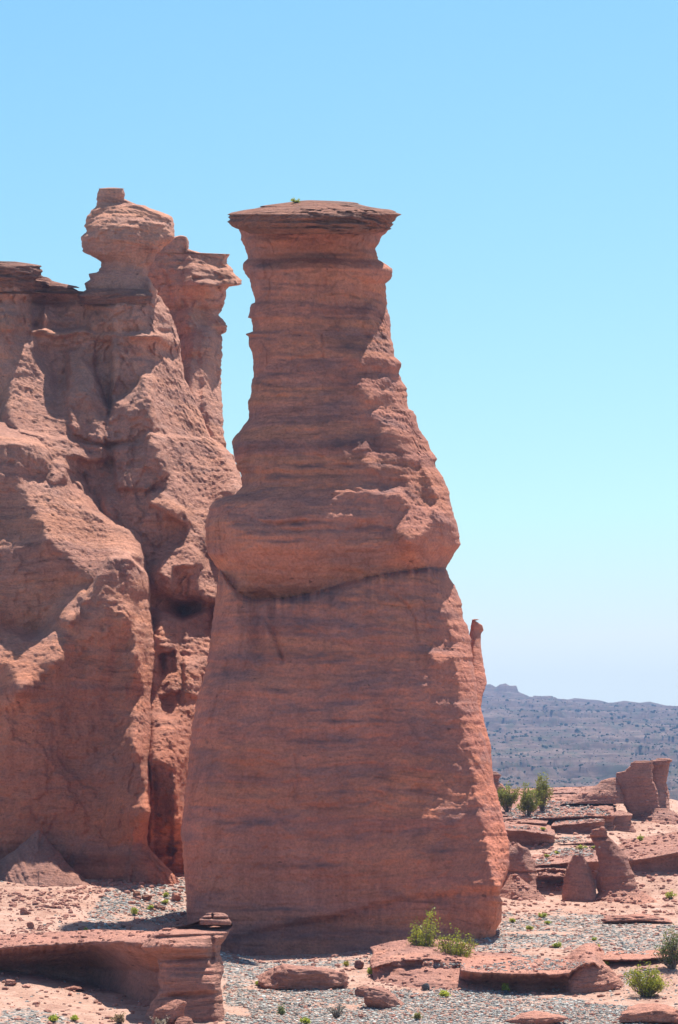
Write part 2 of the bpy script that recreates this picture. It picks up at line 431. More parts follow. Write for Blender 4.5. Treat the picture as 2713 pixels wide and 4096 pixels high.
    for k in range(rings, 0, -1):
        q = (1 - k / (rings + 0.0)) if k < rings else 0.02
        rr = c + (ring[0] - c) * q
        rr[:, 2] += rise * 0.01 * (1 - q * q) + 0.05 * perlin(rr[:, 0] * 1.3, rr[:, 1] * 1.3, s) * (1 - q)
        tops.append(rr)
    V = np.concatenate([np.array(tops), ring], 0) if rings else ring
    nR = V.shape[0]
    idx = np.arange(nR * N).reshape(nR, N)
    a = idx[:-1]; b2 = idx[1:]
    faces = np.stack([a, b2, np.roll(b2, -1, 1), np.roll(a, -1, 1)], -1).reshape(-1, 4)
    o = mesh_obj(name, V.reshape(-1, 3), faces, mat)
    if stain_shade is not None:
        A_ = np.zeros((nR, N)); A_[nR - nr:, :nc] = stain_shade(px, RR)
        at_ = o.data.attributes.new('stain_shade', 'FLOAT', 'POINT'); at_.data.foreach_set('value', A_.astype(np.float32).ravel())
    if parent is not None: settle(o, parent)
    return o

# ------------------------------------------------------------------ THE TOWER
TL = [(965,880),(950,898),(953,917),(965,933),(965,961),(977,981),(985,1012),(996,1034),(975,1051),(972,1070),(982,1095),(998,1115),(1003,1146),(1020,1191),(1019,1211),(1003,1216),(997,1245),(991,1271),(1004,1273),(1014,1326),(980,1337),(994,1345),(996,1379),(1010,1408),(1017,1497),
      (1003,1535),(1005,1574),(993,1612),(996,1657),(992,1685),(966,1714),(937,1746),(928,1778),(934,1816),(947,1867),(967,1899),(969,1945),(940,1975),(907,1986),(849,2007),(837,2032),(824,2081),
      (820,2164),(837,2222),(866,2268),(878,2285),(870,2355),(857,2421),(845,2537),(828,2653),(799,2761),(783,2819),(770,2902),(750,3082),(737,3215),(725,3331),(737,3480),(746,3605),(748,3700),(746,3800),(740,4000)]
TR = [(1560,880),(1566,898),(1562,910),(1543,936),(1527,946),(1514,977),(1502,997),(1508,1019),(1514,1038),(1543,1054),(1569,1076),(1572,1099),(1559,1121),(1542,1137),(1546,1172),(1549,1229),(1562,1274),(1565,1351),(1575,1402),(1581,1427),(1607,1453),(1597,1497),(1616,1536),(1629,1555),
      (1629,1618),(1632,1634),(1655,1644),(1671,1689),(1677,1720),(1712,1765),(1722,1797),(1747,1835),(1737,1856),(1778,1916),(1798,1965),(1803,2015),(1819,2065),(1834,2106),(1842,2177),(1819,2214),
      (1786,2272),(1798,2313),(1819,2338),(1848,2413),(1852,2471),(1869,2500),(1885,2560),(1890,2640),(1905,2720),(1910,2800),(1925,2900),(1950,3000),(1968,3060),(1979,3134),(1999,3211),(2021,3310),(2037,3365),(2037,3474),
      (2020,3520),(2005,3560),(1998,3585),(2010,3605),(2007,3659),(2003,3690),(1985,3720),(1980,4000)]
T_AX = [(1000,99.5),(1670,98.8),(2272,97.6),(3000,97.0),(3800,96.6)]
CREASE = np.array([(820,2290),(878,2272),(915,2330),(950,2370),(1010,2398),(1080,2398),(1180,2388),(1290,2362),(1400,2328),(1480,2308),(1600,2288),(1700,2275),(1800,2270)], float)
CRACKS = [([(1130,1455),(1180,1432),(1295,1428)], 0.10, 6), ([(1287,1340),(1290,1400),(1293,1428)], 0.12, 4.5), ([(1020,1557),(1200,1562),(1435,1553)], 0.10, 5), ([(1587,2388),(1625,2420),(1662,2479),(1668,2560)], 0.16, 6),
  ([(1065,2479),(1100,2540),(1131,2645)], 0.22, 8), ([(960,2420),(975,2520),(960,2620)], 0.14, 7), ([(1235,1215),(1250,1260),(1228,1290)], -0.10, 14), ([(1300,1268),(1345,1265),(1350,1300),(1310,1310)], 0.08, 6), ([(1350,1310),(1400,1330)], -0.10, 8),
  ([(1140,1090),(1300,1080),(1500,1095)], 0.10, 6), ([(1010,1125),(1130,1130),(1330,1140)], 0.08, 6), ([(800,2900),(870,2890),(960,2905)], 0.08, 6), ([(1340,2880),(1480,2870),(1600,2885)], 0.09, 6), ([(1200,3225),(1370,3215),(1480,3205)], 0.07, 5), ([(1180,3440),(1360,3455)], 0.10, 8),
  ([(1300,960),(1360,980),(1420,1000)], 0.10, 6), ([(1180,3020),(1190,3120),(1180,3200)], 0.06, 6), ([(1420,2110),(1500,2100),(1560,2108)], 0.14, 8), ([(1010,2080),(1100,2100),(1220,2085)], 0.12, 8), ([(1210,1960),(1330,1950),(1450,1962)], 0.12, 7)]
def tower_feats(px, py, t):
    cy = np.interp(px, CREASE[:, 0], CREASE[:, 1])
    d = py - cy                                            # >0 below the crease
    env = np.sin(np.pi * np.clip(t, 0, 1)) ** 0.35
    deep = np.interp(px, [820, 900, 1050, 1250, 1500, 1800], [0.9, 1.9, 2.5, 1.5, 0.85, 0.6])
    up = np.clip(1 + d / 250.0, 0, 1)
    o = np.where(d < 0, deep * up ** 2.0, deep * np.exp(-np.clip(d + 5 * perlin(px / 9.0, 0.5, 0.5, 41) + 4 * perlin(px / 23.0, 0.5, 0.5, 42), 0, 999) / (8 + 3 * np.sin(px / 31.0))))
    # bulge of the block above the crease
    o = o - 0.35 * np.exp(-((d + 330) / 170.0) ** 2)
    # drip flutes under the crease
    fl = np.exp(-np.clip(d, 0, 9999) / 60.0) * (d > -6)
    o = o + 0.28 * fl * perlin(px / 17.0, d / 260.0, 1.5, 3) + 0.16 * np.exp(-np.clip(d, 0, 9999) / 260.0) * (d > 0) * perlin(px / 40.0, d / 500.0, 4.5, 3)
    # vertical hollow and rib under the deepest part of the crease
    for (cx0, w, a, top, bot) in ((1010, 34, 0.5, 2380, 2760), (1085, 18, 0.40, 2400, 2640), (935, 40, -0.25, 2330, 2700)):
        o = o + a * np.exp(-((px - cx0 - 0.10 * (py - top)) / w) ** 2) * smooth(top - 30, top + 20, py) * (1 - smooth(bot - 180, bot, py))
    # groove and bulging bed below the neck
    g = py - (1042 - 14 * np.sin((px - 980) / 170.0))
    o = o + 0.28 * np.exp(-(g / 13.0) ** 2) - 0.22 * np.exp(-((g - 42) / 26.0) ** 2)
    o = o - 0.25 * np.exp(-((py - 965) / 40.0) ** 2) * smooth(1220, 1120, px) + 0.12 * np.exp(-((py - 925 - 0.03 * (px - 1250)) / 7.0) ** 2)
    # step where the upper shaft stands on the wider bench
    sy = np.interp(px, [980, 1200, 1400, 1520, 1640], [1672, 1674, 1664, 1642, 1636])
    o = o + 0.16 * (1 - smooth(sy - 8, sy + 4, py)) - 0.0
    # beds of the middle block
    for (yy, a, w, dip) in ((1860, 0.10, 10, 0.0), (1895, 0.12, 8, 0.01), (1930, 0.10, 9, 0.0), (2035, 0.10, 9, 0.02), (2090, 0.16, 14, -0.03), (1760, 0.08, 9, 0.0), (1440, 0.08, 10, 0.05), (1530, 0.08, 9, 0.03), (1590, 0.07, 6, 0.02), (1945, 0.1, 6, 0.0), (2120, 0.12, 9, 0.0), (2160, 0.1, 8, 0.03)):
        o = o + a * np.clip(0.5 + 1.1 * perlin(px / 130.0, yy * 0.37, 0.5, 6), 0, 1.2) * np.exp(-((py - yy - dip * (px - 1300) - 8 * perlin(px / 90.0, yy * 0.71, 0.2, 8)) / w) ** 2)
    for line, dep, wd in CRACKS:
        dd = np.full(np.shape(px), 1e9)
        for (ax_, ay_), (bx_, by_) in zip(line[:-1], line[1:]):
            L2 = (bx_ - ax_) ** 2 + (by_ - ay_) ** 2; u_ = np.clip(((px - ax_) * (bx_ - ax_) + (py - ay_) * (by_ - ay_)) / L2, 0, 1)
            dd = np.minimum(dd, np.hypot(px - ax_ - u_ * (bx_ - ax_) + 5 * perlin(px / 22.0, py / 22.0, 0.5, 15), py - ay_ - u_ * (by_ - ay_) + 5 * perlin(px / 26.0, py / 26.0, 4.5, 16)))
        o = o + dep * np.exp(-(dd / wd) ** 2)
    # undercut foot
    fy = np.interp(px, [730, 1000, 1300, 1600, 1850, 2040], [3790, 3740, 3680, 3605, 3575, 3560])
    o = o + 0.35 * smooth(fy - 30, fy + 25, py) - 0.25 * smooth(fy + 90, fy + 200, py)
    o = o + 0.08 * np.exp(-((py - fy) / 14.0) ** 2) * (1 + perlin(px / 14.0, 0, 0, 3))
    return o * env
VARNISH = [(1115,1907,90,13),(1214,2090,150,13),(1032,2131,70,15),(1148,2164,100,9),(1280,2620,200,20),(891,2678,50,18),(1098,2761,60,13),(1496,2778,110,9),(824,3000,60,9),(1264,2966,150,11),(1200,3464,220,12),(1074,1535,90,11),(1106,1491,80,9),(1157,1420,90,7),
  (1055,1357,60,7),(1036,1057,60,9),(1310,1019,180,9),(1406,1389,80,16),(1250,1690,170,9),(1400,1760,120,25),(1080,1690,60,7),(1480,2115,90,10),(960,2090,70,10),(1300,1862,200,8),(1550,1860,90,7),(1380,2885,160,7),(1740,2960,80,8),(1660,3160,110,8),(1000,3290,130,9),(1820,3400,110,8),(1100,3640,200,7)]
def tower_stain_shade(px, py):
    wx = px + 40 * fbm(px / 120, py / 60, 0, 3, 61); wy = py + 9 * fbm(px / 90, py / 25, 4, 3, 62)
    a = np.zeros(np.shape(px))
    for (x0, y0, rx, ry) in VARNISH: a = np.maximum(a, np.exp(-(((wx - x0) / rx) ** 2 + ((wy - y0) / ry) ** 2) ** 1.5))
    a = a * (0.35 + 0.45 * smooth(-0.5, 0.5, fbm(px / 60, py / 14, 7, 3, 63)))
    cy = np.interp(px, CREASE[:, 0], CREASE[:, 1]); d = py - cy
    dr = np.exp(-np.clip(d, 0, 9999) / (60 + 55 * perlin(px / 21.0, 0.2, 0.2, 64))) * (d > -4) * smooth(-0.25, 0.45, perlin(px / 27.0, d / 300.0, 1.5, 65) + 0.6 * perlin(px / 90.0, 0.4, 2.5, 68) + 0.35 * perlin(px / 6.0, d / 200.0, 2.5, 66))  # streaks below the crease: run-down stain plus the crease's shade, both as colour
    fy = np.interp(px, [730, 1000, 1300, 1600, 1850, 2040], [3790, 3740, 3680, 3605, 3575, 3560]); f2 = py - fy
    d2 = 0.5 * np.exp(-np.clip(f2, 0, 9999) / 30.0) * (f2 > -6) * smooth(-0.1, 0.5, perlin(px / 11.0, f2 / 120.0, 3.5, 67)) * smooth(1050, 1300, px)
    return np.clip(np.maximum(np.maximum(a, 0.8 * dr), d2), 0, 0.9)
T_LIT = [
 [(1402,1415),(1430,1385),(1462,1360),(1475,1355),(1500,1385),(1560,1405),(1585,1425),(1600,1450),(1560,1432),(1500,1425),(1450,1425)],
 [(1478,1230),(1500,1235),(1512,1222),(1560,1230),(1600,1275),(1600,1350),(1600,1420),(1545,1400),(1510,1370),(1490,1310)],
 [(1420,1524),(1450,1505),(1485,1503),(1545,1533),(1510,1540),(1440,1532)],
 [(1460,1568),(1490,1550),(1540,1548),(1575,1518),(1650,1530),(1660,1640),(1600,1630),(1565,1600),(1575,1567),(1500,1574)],
 [(1490,1665),(1515,1640),(1580,1636),(1660,1640),(1700,1690),(1710,1730),(1760,1790),(1780,1835),(1700,1830),(1650,1845),(1640,1760),(1610,1730),(1560,1700)],
 [(1430,1753),(1460,1750),(1482,1790),(1500,1812),(1502,1835),(1530,1848),(1452,1845),(1482,1830),(1468,1795)],
 [(1446,1940),(1480,1938),(1520,1955),(1560,1948),(1600,1933),(1622,1960),(1645,2000),(1652,2025),(1612,1978),(1560,1977),(1500,1977)],
 [(1630,1870),(1670,1880),(1680,1960),(1695,2005),(1760,2000),(1830,2010),(1830,2035),(1740,2045),(1712,2060),(1700,2110),(1680,2140),(1620,2140),(1590,2118),(1620,2050),(1642,2000)],
 [(1730,1880),(1790,1890),(1830,2000),(1780,1990),(1740,1940)],
 [(1757,2405),(1785,2375),(1815,2385),(1815,2420),(1770,2435)],
 [(1702,2590),(1730,2580),(1800,2596),(1860,2575),(1900,2575),(1900,2612),(1830,2620),(1740,2628)],
 [(1800,2300),(1850,2330),(1880,2460),(1920,2600),(1960,2800),(2000,3000),(2080,3300),(2080,3540),(1990,3530),(1962,3440),(1966,3230),(1952,3110),(1925,3030),(1905,2950),(1890,2840),(1898,2760),(1882,2640),(1850,2480),(1830,2380)],
]
tower = empty("rock_tower", (2.0, 96.5, 0.0), "tall free-standing red sandstone tower with a flat overhanging caprock and a bulging waist", "rock tower")
body("shaft", M['tower'], TL, TR, axis=T_AX, ratio=[(1000,0.95),(1700,0.85),(3700,0.72)], dmax=6, n=[(1000,2.6),(1700,3.0),(2400,4.2),(3700,5.0)],
     lits=T_LIT, free=(0.03, 0.93), step=5.0, seed=3, big=0.16, strat=0.8, spall=0.06, plate=0.062, plate_t=0.55, stain_shade=tower_stain_shade, feats=tower_feats, parent=tower, back=[(1000,2.6),(2200,3.8),(3800,4.5)], litm=1.0, iters=60, rings=3)
CL = [(1190,806),(1080,820),(1010,836),(940,850),(905,868),(912,878),(903,888),(928,903),(952,915),(975,925),(1000,935)]
CR = [(1340,804),(1400,808),(1480,826),(1560,840),(1606,857),(1586,872),(1578,888),(1562,908),(1540,925),(1500,935)]
def cap_feats(px, py, t):
    o = 0.16 * perlin(px / 500.0, py / 9.0, 2.2, 9) + 0.10 * perlin(px / 150.0, py / 5.0, 2.2, 10) + 0.25 * perlin(px / 60.0, 0.3, 2.2, 12) * smooth(905, 870, py)
    return o * np.sin(np.pi * np.clip(t, 0, 1)) ** 0.5
body("caprock", M['cap'], CL, CR, axis=99.3, ratio=1.05, n=2.0, step=3.0, seed=5, big=0.10, strat=0.8, rough=1.8, edge=2.2, plate=0.22, plate_t=0.12, eplate=22, parent=tower, feats=cap_feats, rings=5, rise=2)
# small pillar that leans on the tower's sunny flank
body("side_pillar", M['tower'], [(1888,2484),(1878,2540),(1880,2640),(1880,2900),(1890,3300)],
     [(1900,2482),(1918,2479),(1930,2500),(1935,2521),(1923,2537),(1927,2612),(1939,2678),(1949,2733),(1933,2771),(1924,2832),(1941,2898),(1963,2980),(1968,3046),(1975,3134),(1985,3300)],
     axis=98.5, ratio=1.2, n=2.2, step=4.0, seed=6, big=0.1, rough=2.0, parent=tower, rings=3, lits=[[(1895,2540),(1990,2540),(2050,3300),(1940,3300),(1905,2900),(1890,2700)]], litm=0.5, gs=6)

# ------------------------------------------------------------------ THE CLIFF
cliff = empty("rock_cliff", (-12.0, 108, 2.5), "wide weathered red cliff with a hoodoo head and ragged pillars, left of the tower", "cliff")
G = [
 [(57,1350),(121,1312),(131,1402),(153,1478),(210,1548),(268,1593),(274,1695),(300,1758),(255,1771),(160,1733),(76,1720),(38,1625),(38,1529),(45,1433)],
 [(274,1402),(310,1410),(335,1390),(325,1440),(350,1510),(375,1560),(390,1590),(400,1640),(380,1600),(330,1560),(290,1540),(280,1480)],
 [(600,1414),(638,1402),(721,1370),(760,1516),(798,1593),(862,1746),(765,1733),(670,1746),(625,1720),(606,1625),(619,1523),(568,1453)],
 [(523,1325),(574,1293),(600,1268),(638,1274),(676,1255),(702,1306),(730,1370),(670,1338),(638,1312),(574,1319)],
 [(600,1110),(640,1185),(676,1240),(690,1265),(640,1240),(605,1200)],
 [(466,1606),(510,1574),(555,1535),(568,1500),(612,1507),(619,1529),(574,1593),(529,1618),(472,1625)],
 [(580,1727),(619,1720),(657,1746),(676,1784),(676,1800),(957,1800),(963,1940),(848,1991),(836,2036),(823,2119),(816,2157),(848,2240),(887,2272),(867,2374),(816,2387),(813,2246),(797,2215),(733,2170),(765,2087),(765,2055),(714,2023),(593,1985),(612,1959),(676,1953),(665,1840)],
 [(153,1915),(210,1902),(205,1800),(160,1740),(260,1760),(340,1800),(280,1830),(268,1915),(351,1998),(383,2055),(459,2100),(529,2125),(561,2157),(577,2221),(523,2215),(440,2215),(408,2253),(383,2291),(338,2297),(293,2234),(210,2164),(172,2106),(160,2055),(96,1966),(57,1921)],
 [(370,2323),(344,2393),(274,2396),(319,2348)],
 [(293,2406),(306,2444),(281,2486),(242,2463),(261,2419)],
 [(-20,2528),(64,2553),(128,2568),(179,2553),(217,2514),(255,2533),(261,2623),(191,2629),(128,2655),(128,2725),(64,2744),(51,2655),(-20,2635)],
 [(529,2278),(574,2240),(620,2297),(623,2438),(648,2553),(658,2623),(620,2693),(626,3000),(529,2916),(523,2820),(568,2769),(574,2706),(529,2565),(536,2502),(555,2438),(593,2361)],
 [(523,2900),(629,2900),(620,3028),(623,3244),(555,3212),(574,3155),(580,3028),(529,2964)],
 [(631,2463),(740,2482),(823,2438),(848,2457),(836,2597),(810,2718),(797,2820),(772,2916),(753,3000),(612,3000),(606,2820),(638,2757),(721,2693),(660,2623)],
 [(612,2900),(765,2900),(746,2996),(740,3155),(733,3283),(695,3257),(708,3187),(676,3079),(612,2996)],
 [(638,2234),(702,2183),(753,2176),(810,2221),(810,2259),(676,2272),(689,2349),(651,2317),(625,2272)],
 [(383,1921),(466,1889),(469,2093),(415,2055)],
 [(0,1735),(60,1722),(160,1740),(200,1790),(180,1830),(130,1790),(60,1760),(0,1760)],
]
# the main face in one piece, from the crest to the ground
EL = [(-440,1070),(-460,2200),(-480,3800)]
ER = [(95,1070),(98,1116),(150,1121),(204,1127),(230,1140),(287,1146),(325,1168),(622,1174),(640,1185),(670,1229),(686,1261),(702,1306),(721,1370),(727,1433),(740,1516),(778,1593),(816,1682),(842,1746),(885,1775),(925,1815),(957,1880),(985,1960),(1000,2300),(1000,3800)]
FACE_STEPS = polyfield([
  ([(378,1360),(446,1363),(446,1480),(446,1600),(430,1660),(440,1657),(395,1530),(376,1470)], 0.9, 5),
  ([(274,1402),(300,1400),(335,1388),(332,1440),(378,1500),(380,1548),(396,1560),(440,1657),(425,1780),(290,1740),(268,1593),(280,1480)], -0.55, 5),
  ([(460,1610),(505,1576),(552,1536),(566,1500),(614,1503),(620,1530),(612,1620),(622,1720),(560,1765),(430,1770),(425,1750),(440,1660)], -0.9, 5),
  ([(131,1402),(262,1345),(262,1440),(275,1560),(210,1548),(153,1478)], 0.35, 6),
  ([(446,1365),(470,1360),(486,1440),(478,1510),(440,1600),(432,1570),(455,1500)], -0.35, 4),
  ([(0,1250),(118,1255),(122,1310),(60,1325),(0,1320)], -0.30, 5), ([(345,1180),(590,1178),(600,1215),(440,1240),(345,1225)], -0.35, 5),
  ([(360,1290),(480,1280),(500,1345),(360,1350)], -0.25, 6), ([(500,1345),(590,1320),(640,1330),(640,1352),(510,1352)], -0.45, 4),
  ([(268,1827),(330,1835),(350,1850),(352,1960),(355,2010),(270,1935)], 0.55, 4),
  ([(455,1790),(560,1765),(600,1727),(655,1760),(672,1800),(675,1890),(600,1960),(470,1960),(460,1900)], -0.7, 6),
  ([(352,1850),(460,1830),(470,2090),(380,2050)], 0.6, 5), ([(395,1880),(465,1860),(468,2080),(420,2050),(400,1960)], -0.35, 4),
  ([(590,1980),(640,1955),(715,2020),(760,2060),(760,2110),(700,2080),(600,2010)], -0.5, 5),
  ([(690,2275),(815,2260),(812,2380),(860,2390),(830,2440),(740,2480),(640,2440),(680,2380)], 0.22, 8),
  ([(640,2240),(700,2190),(760,2180),(810,2225),(812,2262),(690,2275),(690,2345),(640,2300)], -0.5, 5),
  ([(640,2615),(700,2600),(705,2690),(645,2700)], 0.7, 5), ([(640,2790),(720,2770),(720,2850),(690,2885),(650,2860)], 0.5, 6), ([(735,2650),(800,2640),(790,2790),(740,2780)], -0.35, 5),
  ([(720,2440),(735,2440),(735,2820),(715,2820)], 0.35, 4), ([(612,3040),(690,3080),(690,3420),(612,3420)], 0.5, 6)], -60, 1010, 1050, 3500, seed=4)
def face_feats(px, py, t):
    tl = np.interp(px, [-300, 0, 60, 170, 300, 400, 430, 480, 560, 600, 640, 700, 900], [1745, 1738, 1722, 1738, 1768, 1780, 1800, 1770, 1762, 1727, 1740, 1748, 1750]) + 12 * perlin(px / 40.0, 0.2, 0.4, 5)
    env = smooth(1.0, 0.97, t)
    o = -0.9 * smooth(np.interp(py, [1060, 1300, 1500], [112, 128, 170]) + 14, np.interp(py, [1060, 1300, 1500], [112, 128, 170]) - 14, px) * (1 - smooth(1350, 1650, py))
    o = o + 0.40 * np.exp(-((py - 1205) / 14.0) ** 2) + 0.28 * np.exp(-((py - 1326) / 9.0) ** 2) * (px > 350) - 0.45 * np.exp(-((py - 1346) / 9.0) ** 2) * smooth(480, 520, px) * (1 - smooth(630, 660, px))
    o = o - 0.25 * np.exp(-((py - 1270) / 26.0) ** 2) * (px > 100)
    ly = 1332 + 6 * np.sin(px / 30.0)
    o = o - 0.9 * np.exp(-((py - ly) / 12.0) ** 2) * smooth(110, 140, px) * (1 - smooth(345, 365, px)) + 0.5 * smooth(ly - 60, ly - 20, py) * (1 - smooth(ly - 20, ly, py)) * smooth(110, 140, px) * (1 - smooth(345, 365, px))
    cw = np.clip((py - 1222) / 100.0, 0, 1) * 46
    o = o - 0.9 * np.clip(1 - np.abs(px - 180) / np.maximum(cw, 1), 0, 1) * (py < 1325)
    for yy in (2520, 2545, 2570, 2595, 2620): o = o + 0.12 * np.exp(-((py - yy) / 6.0) ** 2) * smooth(625, 650, px) * (1 - smooth(750, 775, px))
    for (x0, y0, rx, ry, a) in ((655, 2655, 35, 40, 0.8), (670, 2830, 55, 60, 0.7), (690, 3200, 45, 200, 0.5)):
        o = o + a * np.exp(-((px - x0) / rx) ** 2 - ((py - y0) / ry) ** 2)
    o = o - 1.5 * np.exp(-((px - 745) / 62.0) ** 2 - ((py - 2400) / 48.0) ** 2)
    o = o + FACE_STEPS(px, py) - 0.55 * smooth(tl - 8, tl + 10, py)
    return o * env
FACE_LIT = [[(45,1375),(70,1350),(125,1345),(131,1402),(145,1470),(170,1480),(180,1410),(200,1450),(212,1500),(235,1570),(270,1595),(268,1700),(300,1770),(180,1740),(110,1725),(70,1700),(50,1640),(35,1580)], [(170,1420),(178,1410),(185,1470),(172,1470)], [(332,1375),(345,1372),(352,1440),(378,1490),(375,1540),(360,1500),(338,1430)], [(372,1650),(392,1630),(394,1680),(375,1680)],
  [(10,1580),(35,1557),(45,1580),(20,1590)], [(20,1625),(38,1600),(60,1700),(40,1650)], [(565,1480),(600,1405),(625,1425),(670,1450),(700,1415),(722,1415),(740,1520),(780,1600),(840,1740),(790,1735),(700,1745),(640,1730),(612,1640)]] + G[1:2] + G[3:7] + G[13:18] + [[(134,1320),(150,1262),(184,1222),(205,1262),(226,1310),(226,1325)], [(128,1318),(358,1310),(358,1338),(128,1338)], [(385,1660),(400,1600),(425,1660),(415,1740),(395,1740)],
   [(170,1745),(300,1765),(345,1800),(290,1825),(262,1900),(200,1910),(205,1800)], [(250,1480),(300,1540),(330,1700),(290,1690),(270,1600)], [(650,1760),(720,1745),(860,1750),(900,1790),(820,1830),(700,1800)]]
body("face", M['cliff'], EL, ER, front=[(1060,116.4),(1340,115.6),(1720,113.8),(2100,112.2),(2500,111.0),(3000,110.0),(3500,109.3),(3800,109)], ratio=1, dmax=2.0, n=7, lits=FACE_LIT, free=(0.0, 0.975), step=5.5, seed=15, big=0.24, rough=1.7, flute=0.18, spall=0.22, strat=0.8,
     feats=face_feats, parent=cliff, back=[(1060,2.5),(1800,4)], rings=3, litm=1.0, iters=70, env='face')
# head of the hoodoo on its neck
HY0 = FRONT['face'](480, 1225) + 3.2
body("caprock", M['cap'], [(345,1158),(330,1166),(318,1180),(326,1198),(338,1216)], [(585,1160),(604,1168),(618,1184),(606,1200),(596,1216)], axis=FRONT['face'](470, 1200) + 1.3, ratio=0.9, dmax=1.9, n=3.2, step=3.5, seed=75, big=0.12, rough=1.8, edge=2.0, plate=0.16, plate_t=0.13, eplate=16, parent=cliff, rings=4, back=1.5)
body("caprock", M['cap'], [(118,1108),(100,1124),(98,1140),(104,1152)], [(190,1110),(206,1122),(240,1133),(294,1143),(334,1164),(340,1178)], axis=FRONT['face'](200, 1160) + 0.9, ratio=0.9, dmax=1.5, n=3.0, step=3.5, seed=76, big=0.12, rough=1.8, edge=2.0, plate=0.14, plate_t=0.13, eplate=12, parent=cliff, rings=3, back=1.5)
HL = [(395,754),(392,773),(387,821),(370,837),(348,866),(338,904),(344,923),(327,946),(330,1006),(357,1019),(406,1048),(402,1067),(392,1089),(351,1095),(357,1118),(338,1134),(348,1162),(357,1175),(350,1200),(365,1235)]
HR = [(497,754),(498,762),(500,796),(548,818),(575,818),(593,832),(676,859),(692,872),(700,923),(695,961),(663,984),(631,1012),(612,1057),(592,1080),(596,1108),(631,1172),(632,1200),(610,1235)]
def hood_feats(px, py, t):
    o = 0.45 * np.exp(-((py - 1192) / 14.0) ** 2) * (px > 340) - 0.30 * np.exp(-((py - 1140) / 45.0) ** 2)
    o = o + 0.5 * np.exp(-((px - 505) / 25.0) ** 2 - ((py - 800) / 12.0) ** 2) + 0.25 * np.exp(-((py - 812) / 7.0) ** 2)
    return o * np.sin(np.pi * np.clip(t, 0, 1)) ** 0.4
body("hoodoo_head", M['cliff'], HL, HR, axis=[(750,HY0 + 0.3),(1300,HY0)], ratio=[(750,0.75),(1170,0.7)], dmax=4.5, n=[(750,2.2),(1200,2.6)],
     lits=[[(345,900),(420,840),(480,810),(590,840),(680,865),(640,890),(560,895),(470,905),(400,900)], [(440,925),(470,945),(455,950)], [(640,875),(705,875),(710,930),(660,915)], [(600,1105),(640,1175),(650,1230),(620,1200)]], free=(0.04, 0.93), step=4.5, seed=8, big=0.38, spall=0.14, rough=1.8, edge=1.5, plate=0.09, plate_t=0.22,
     feats=hood_feats, parent=cliff, back=[(750,1.5),(1200,2.5)], rings=4, gs=7)
# rear pillar with the beaked top
BL = [(700,946),(640,965),(560,1000),(520,1060),(560,1200),(640,1400),(680,1600),(690,2100)]
BR = [(745,948),(753,952),(759,997),(804,1012),(861,1012),(915,1013),(906,1051),(925,1067),(941,1099),(969,1121),(969,1140),(918,1146),(906,1166),(899,1210),(887,1242),(877,1261),(912,1306),(909,1328),(887,1338),(890,1389),(883,1465),(887,1593),(890,1657),(899,1752),(912,1810),(938,1822),(957,1899),(975,1960),(980,2100)]
BLIT = [[(759,1000),(804,1019),(893,1051),(918,1057),(944,1102),(918,1108),(880,1083),(829,1108),(784,1095),(753,1019)],
 [(727,1248),(746,1242),(791,1293),(733,1274)], [(759,1331),(775,1325),(797,1363),(823,1325),(845,1344),(842,1376),(759,1395)],
 [(816,1529),(900,1516),(907,1657),(913,1752),(855,1759),(835,1657),(804,1561)], [(840,1400),(870,1440),(860,1500),(820,1540),(815,1460)], [(750,1440),(775,1440),(790,1560),(800,1640),(770,1600)]]
def beak_feats(px, py, t):
    o = -0.5 * np.exp(-((py - 1150) / 30.0) ** 2 - ((px - 830) / 40.0) ** 2)
    o = o + 0.35 * np.exp(-((py - 1115) / 10.0) ** 2) * (px > 770) + 0.3 * np.exp(-((py - 1240) / 14.0) ** 2) - 0.3 * np.exp(-((py - 1300) / 18.0) ** 2)
    return o
body("beaked_pillar", M['cliff'], BL, BR, axis=[(946,129),(2100,126)], ratio=0.8, dmax=4, n=2.5, lits=BLIT, free=(0.04, 0.95), step=5, seed=9, big=0.25, rough=1.7, flute=0.16, spall=0.22, plate=0.08, edge=1.4, feats=beak_feats, parent=cliff, back=2.5, rings=2)
body("caprock", M['cap'], [(-330,1046),(-340,1060),(-345,1100),(-320,1140),(-310,1190)], [(60,1046),(163,1060),(168,1080),(172,1105),(153,1114),(128,1140),(108,1172),(104,1190)], axis=FRONT['face'](-60, 1120) + 2.2, ratio=0.75, dmax=3.4, n=2.6, step=4, seed=13, big=0.1, rough=1.6, edge=1.8, plate=0.2, plate_t=0.13, eplate=18, parent=cliff, rings=4, feats=lambda px, py, t: 0.12 * perlin(px / 300.0, py / 8.0, 2.2, 9))
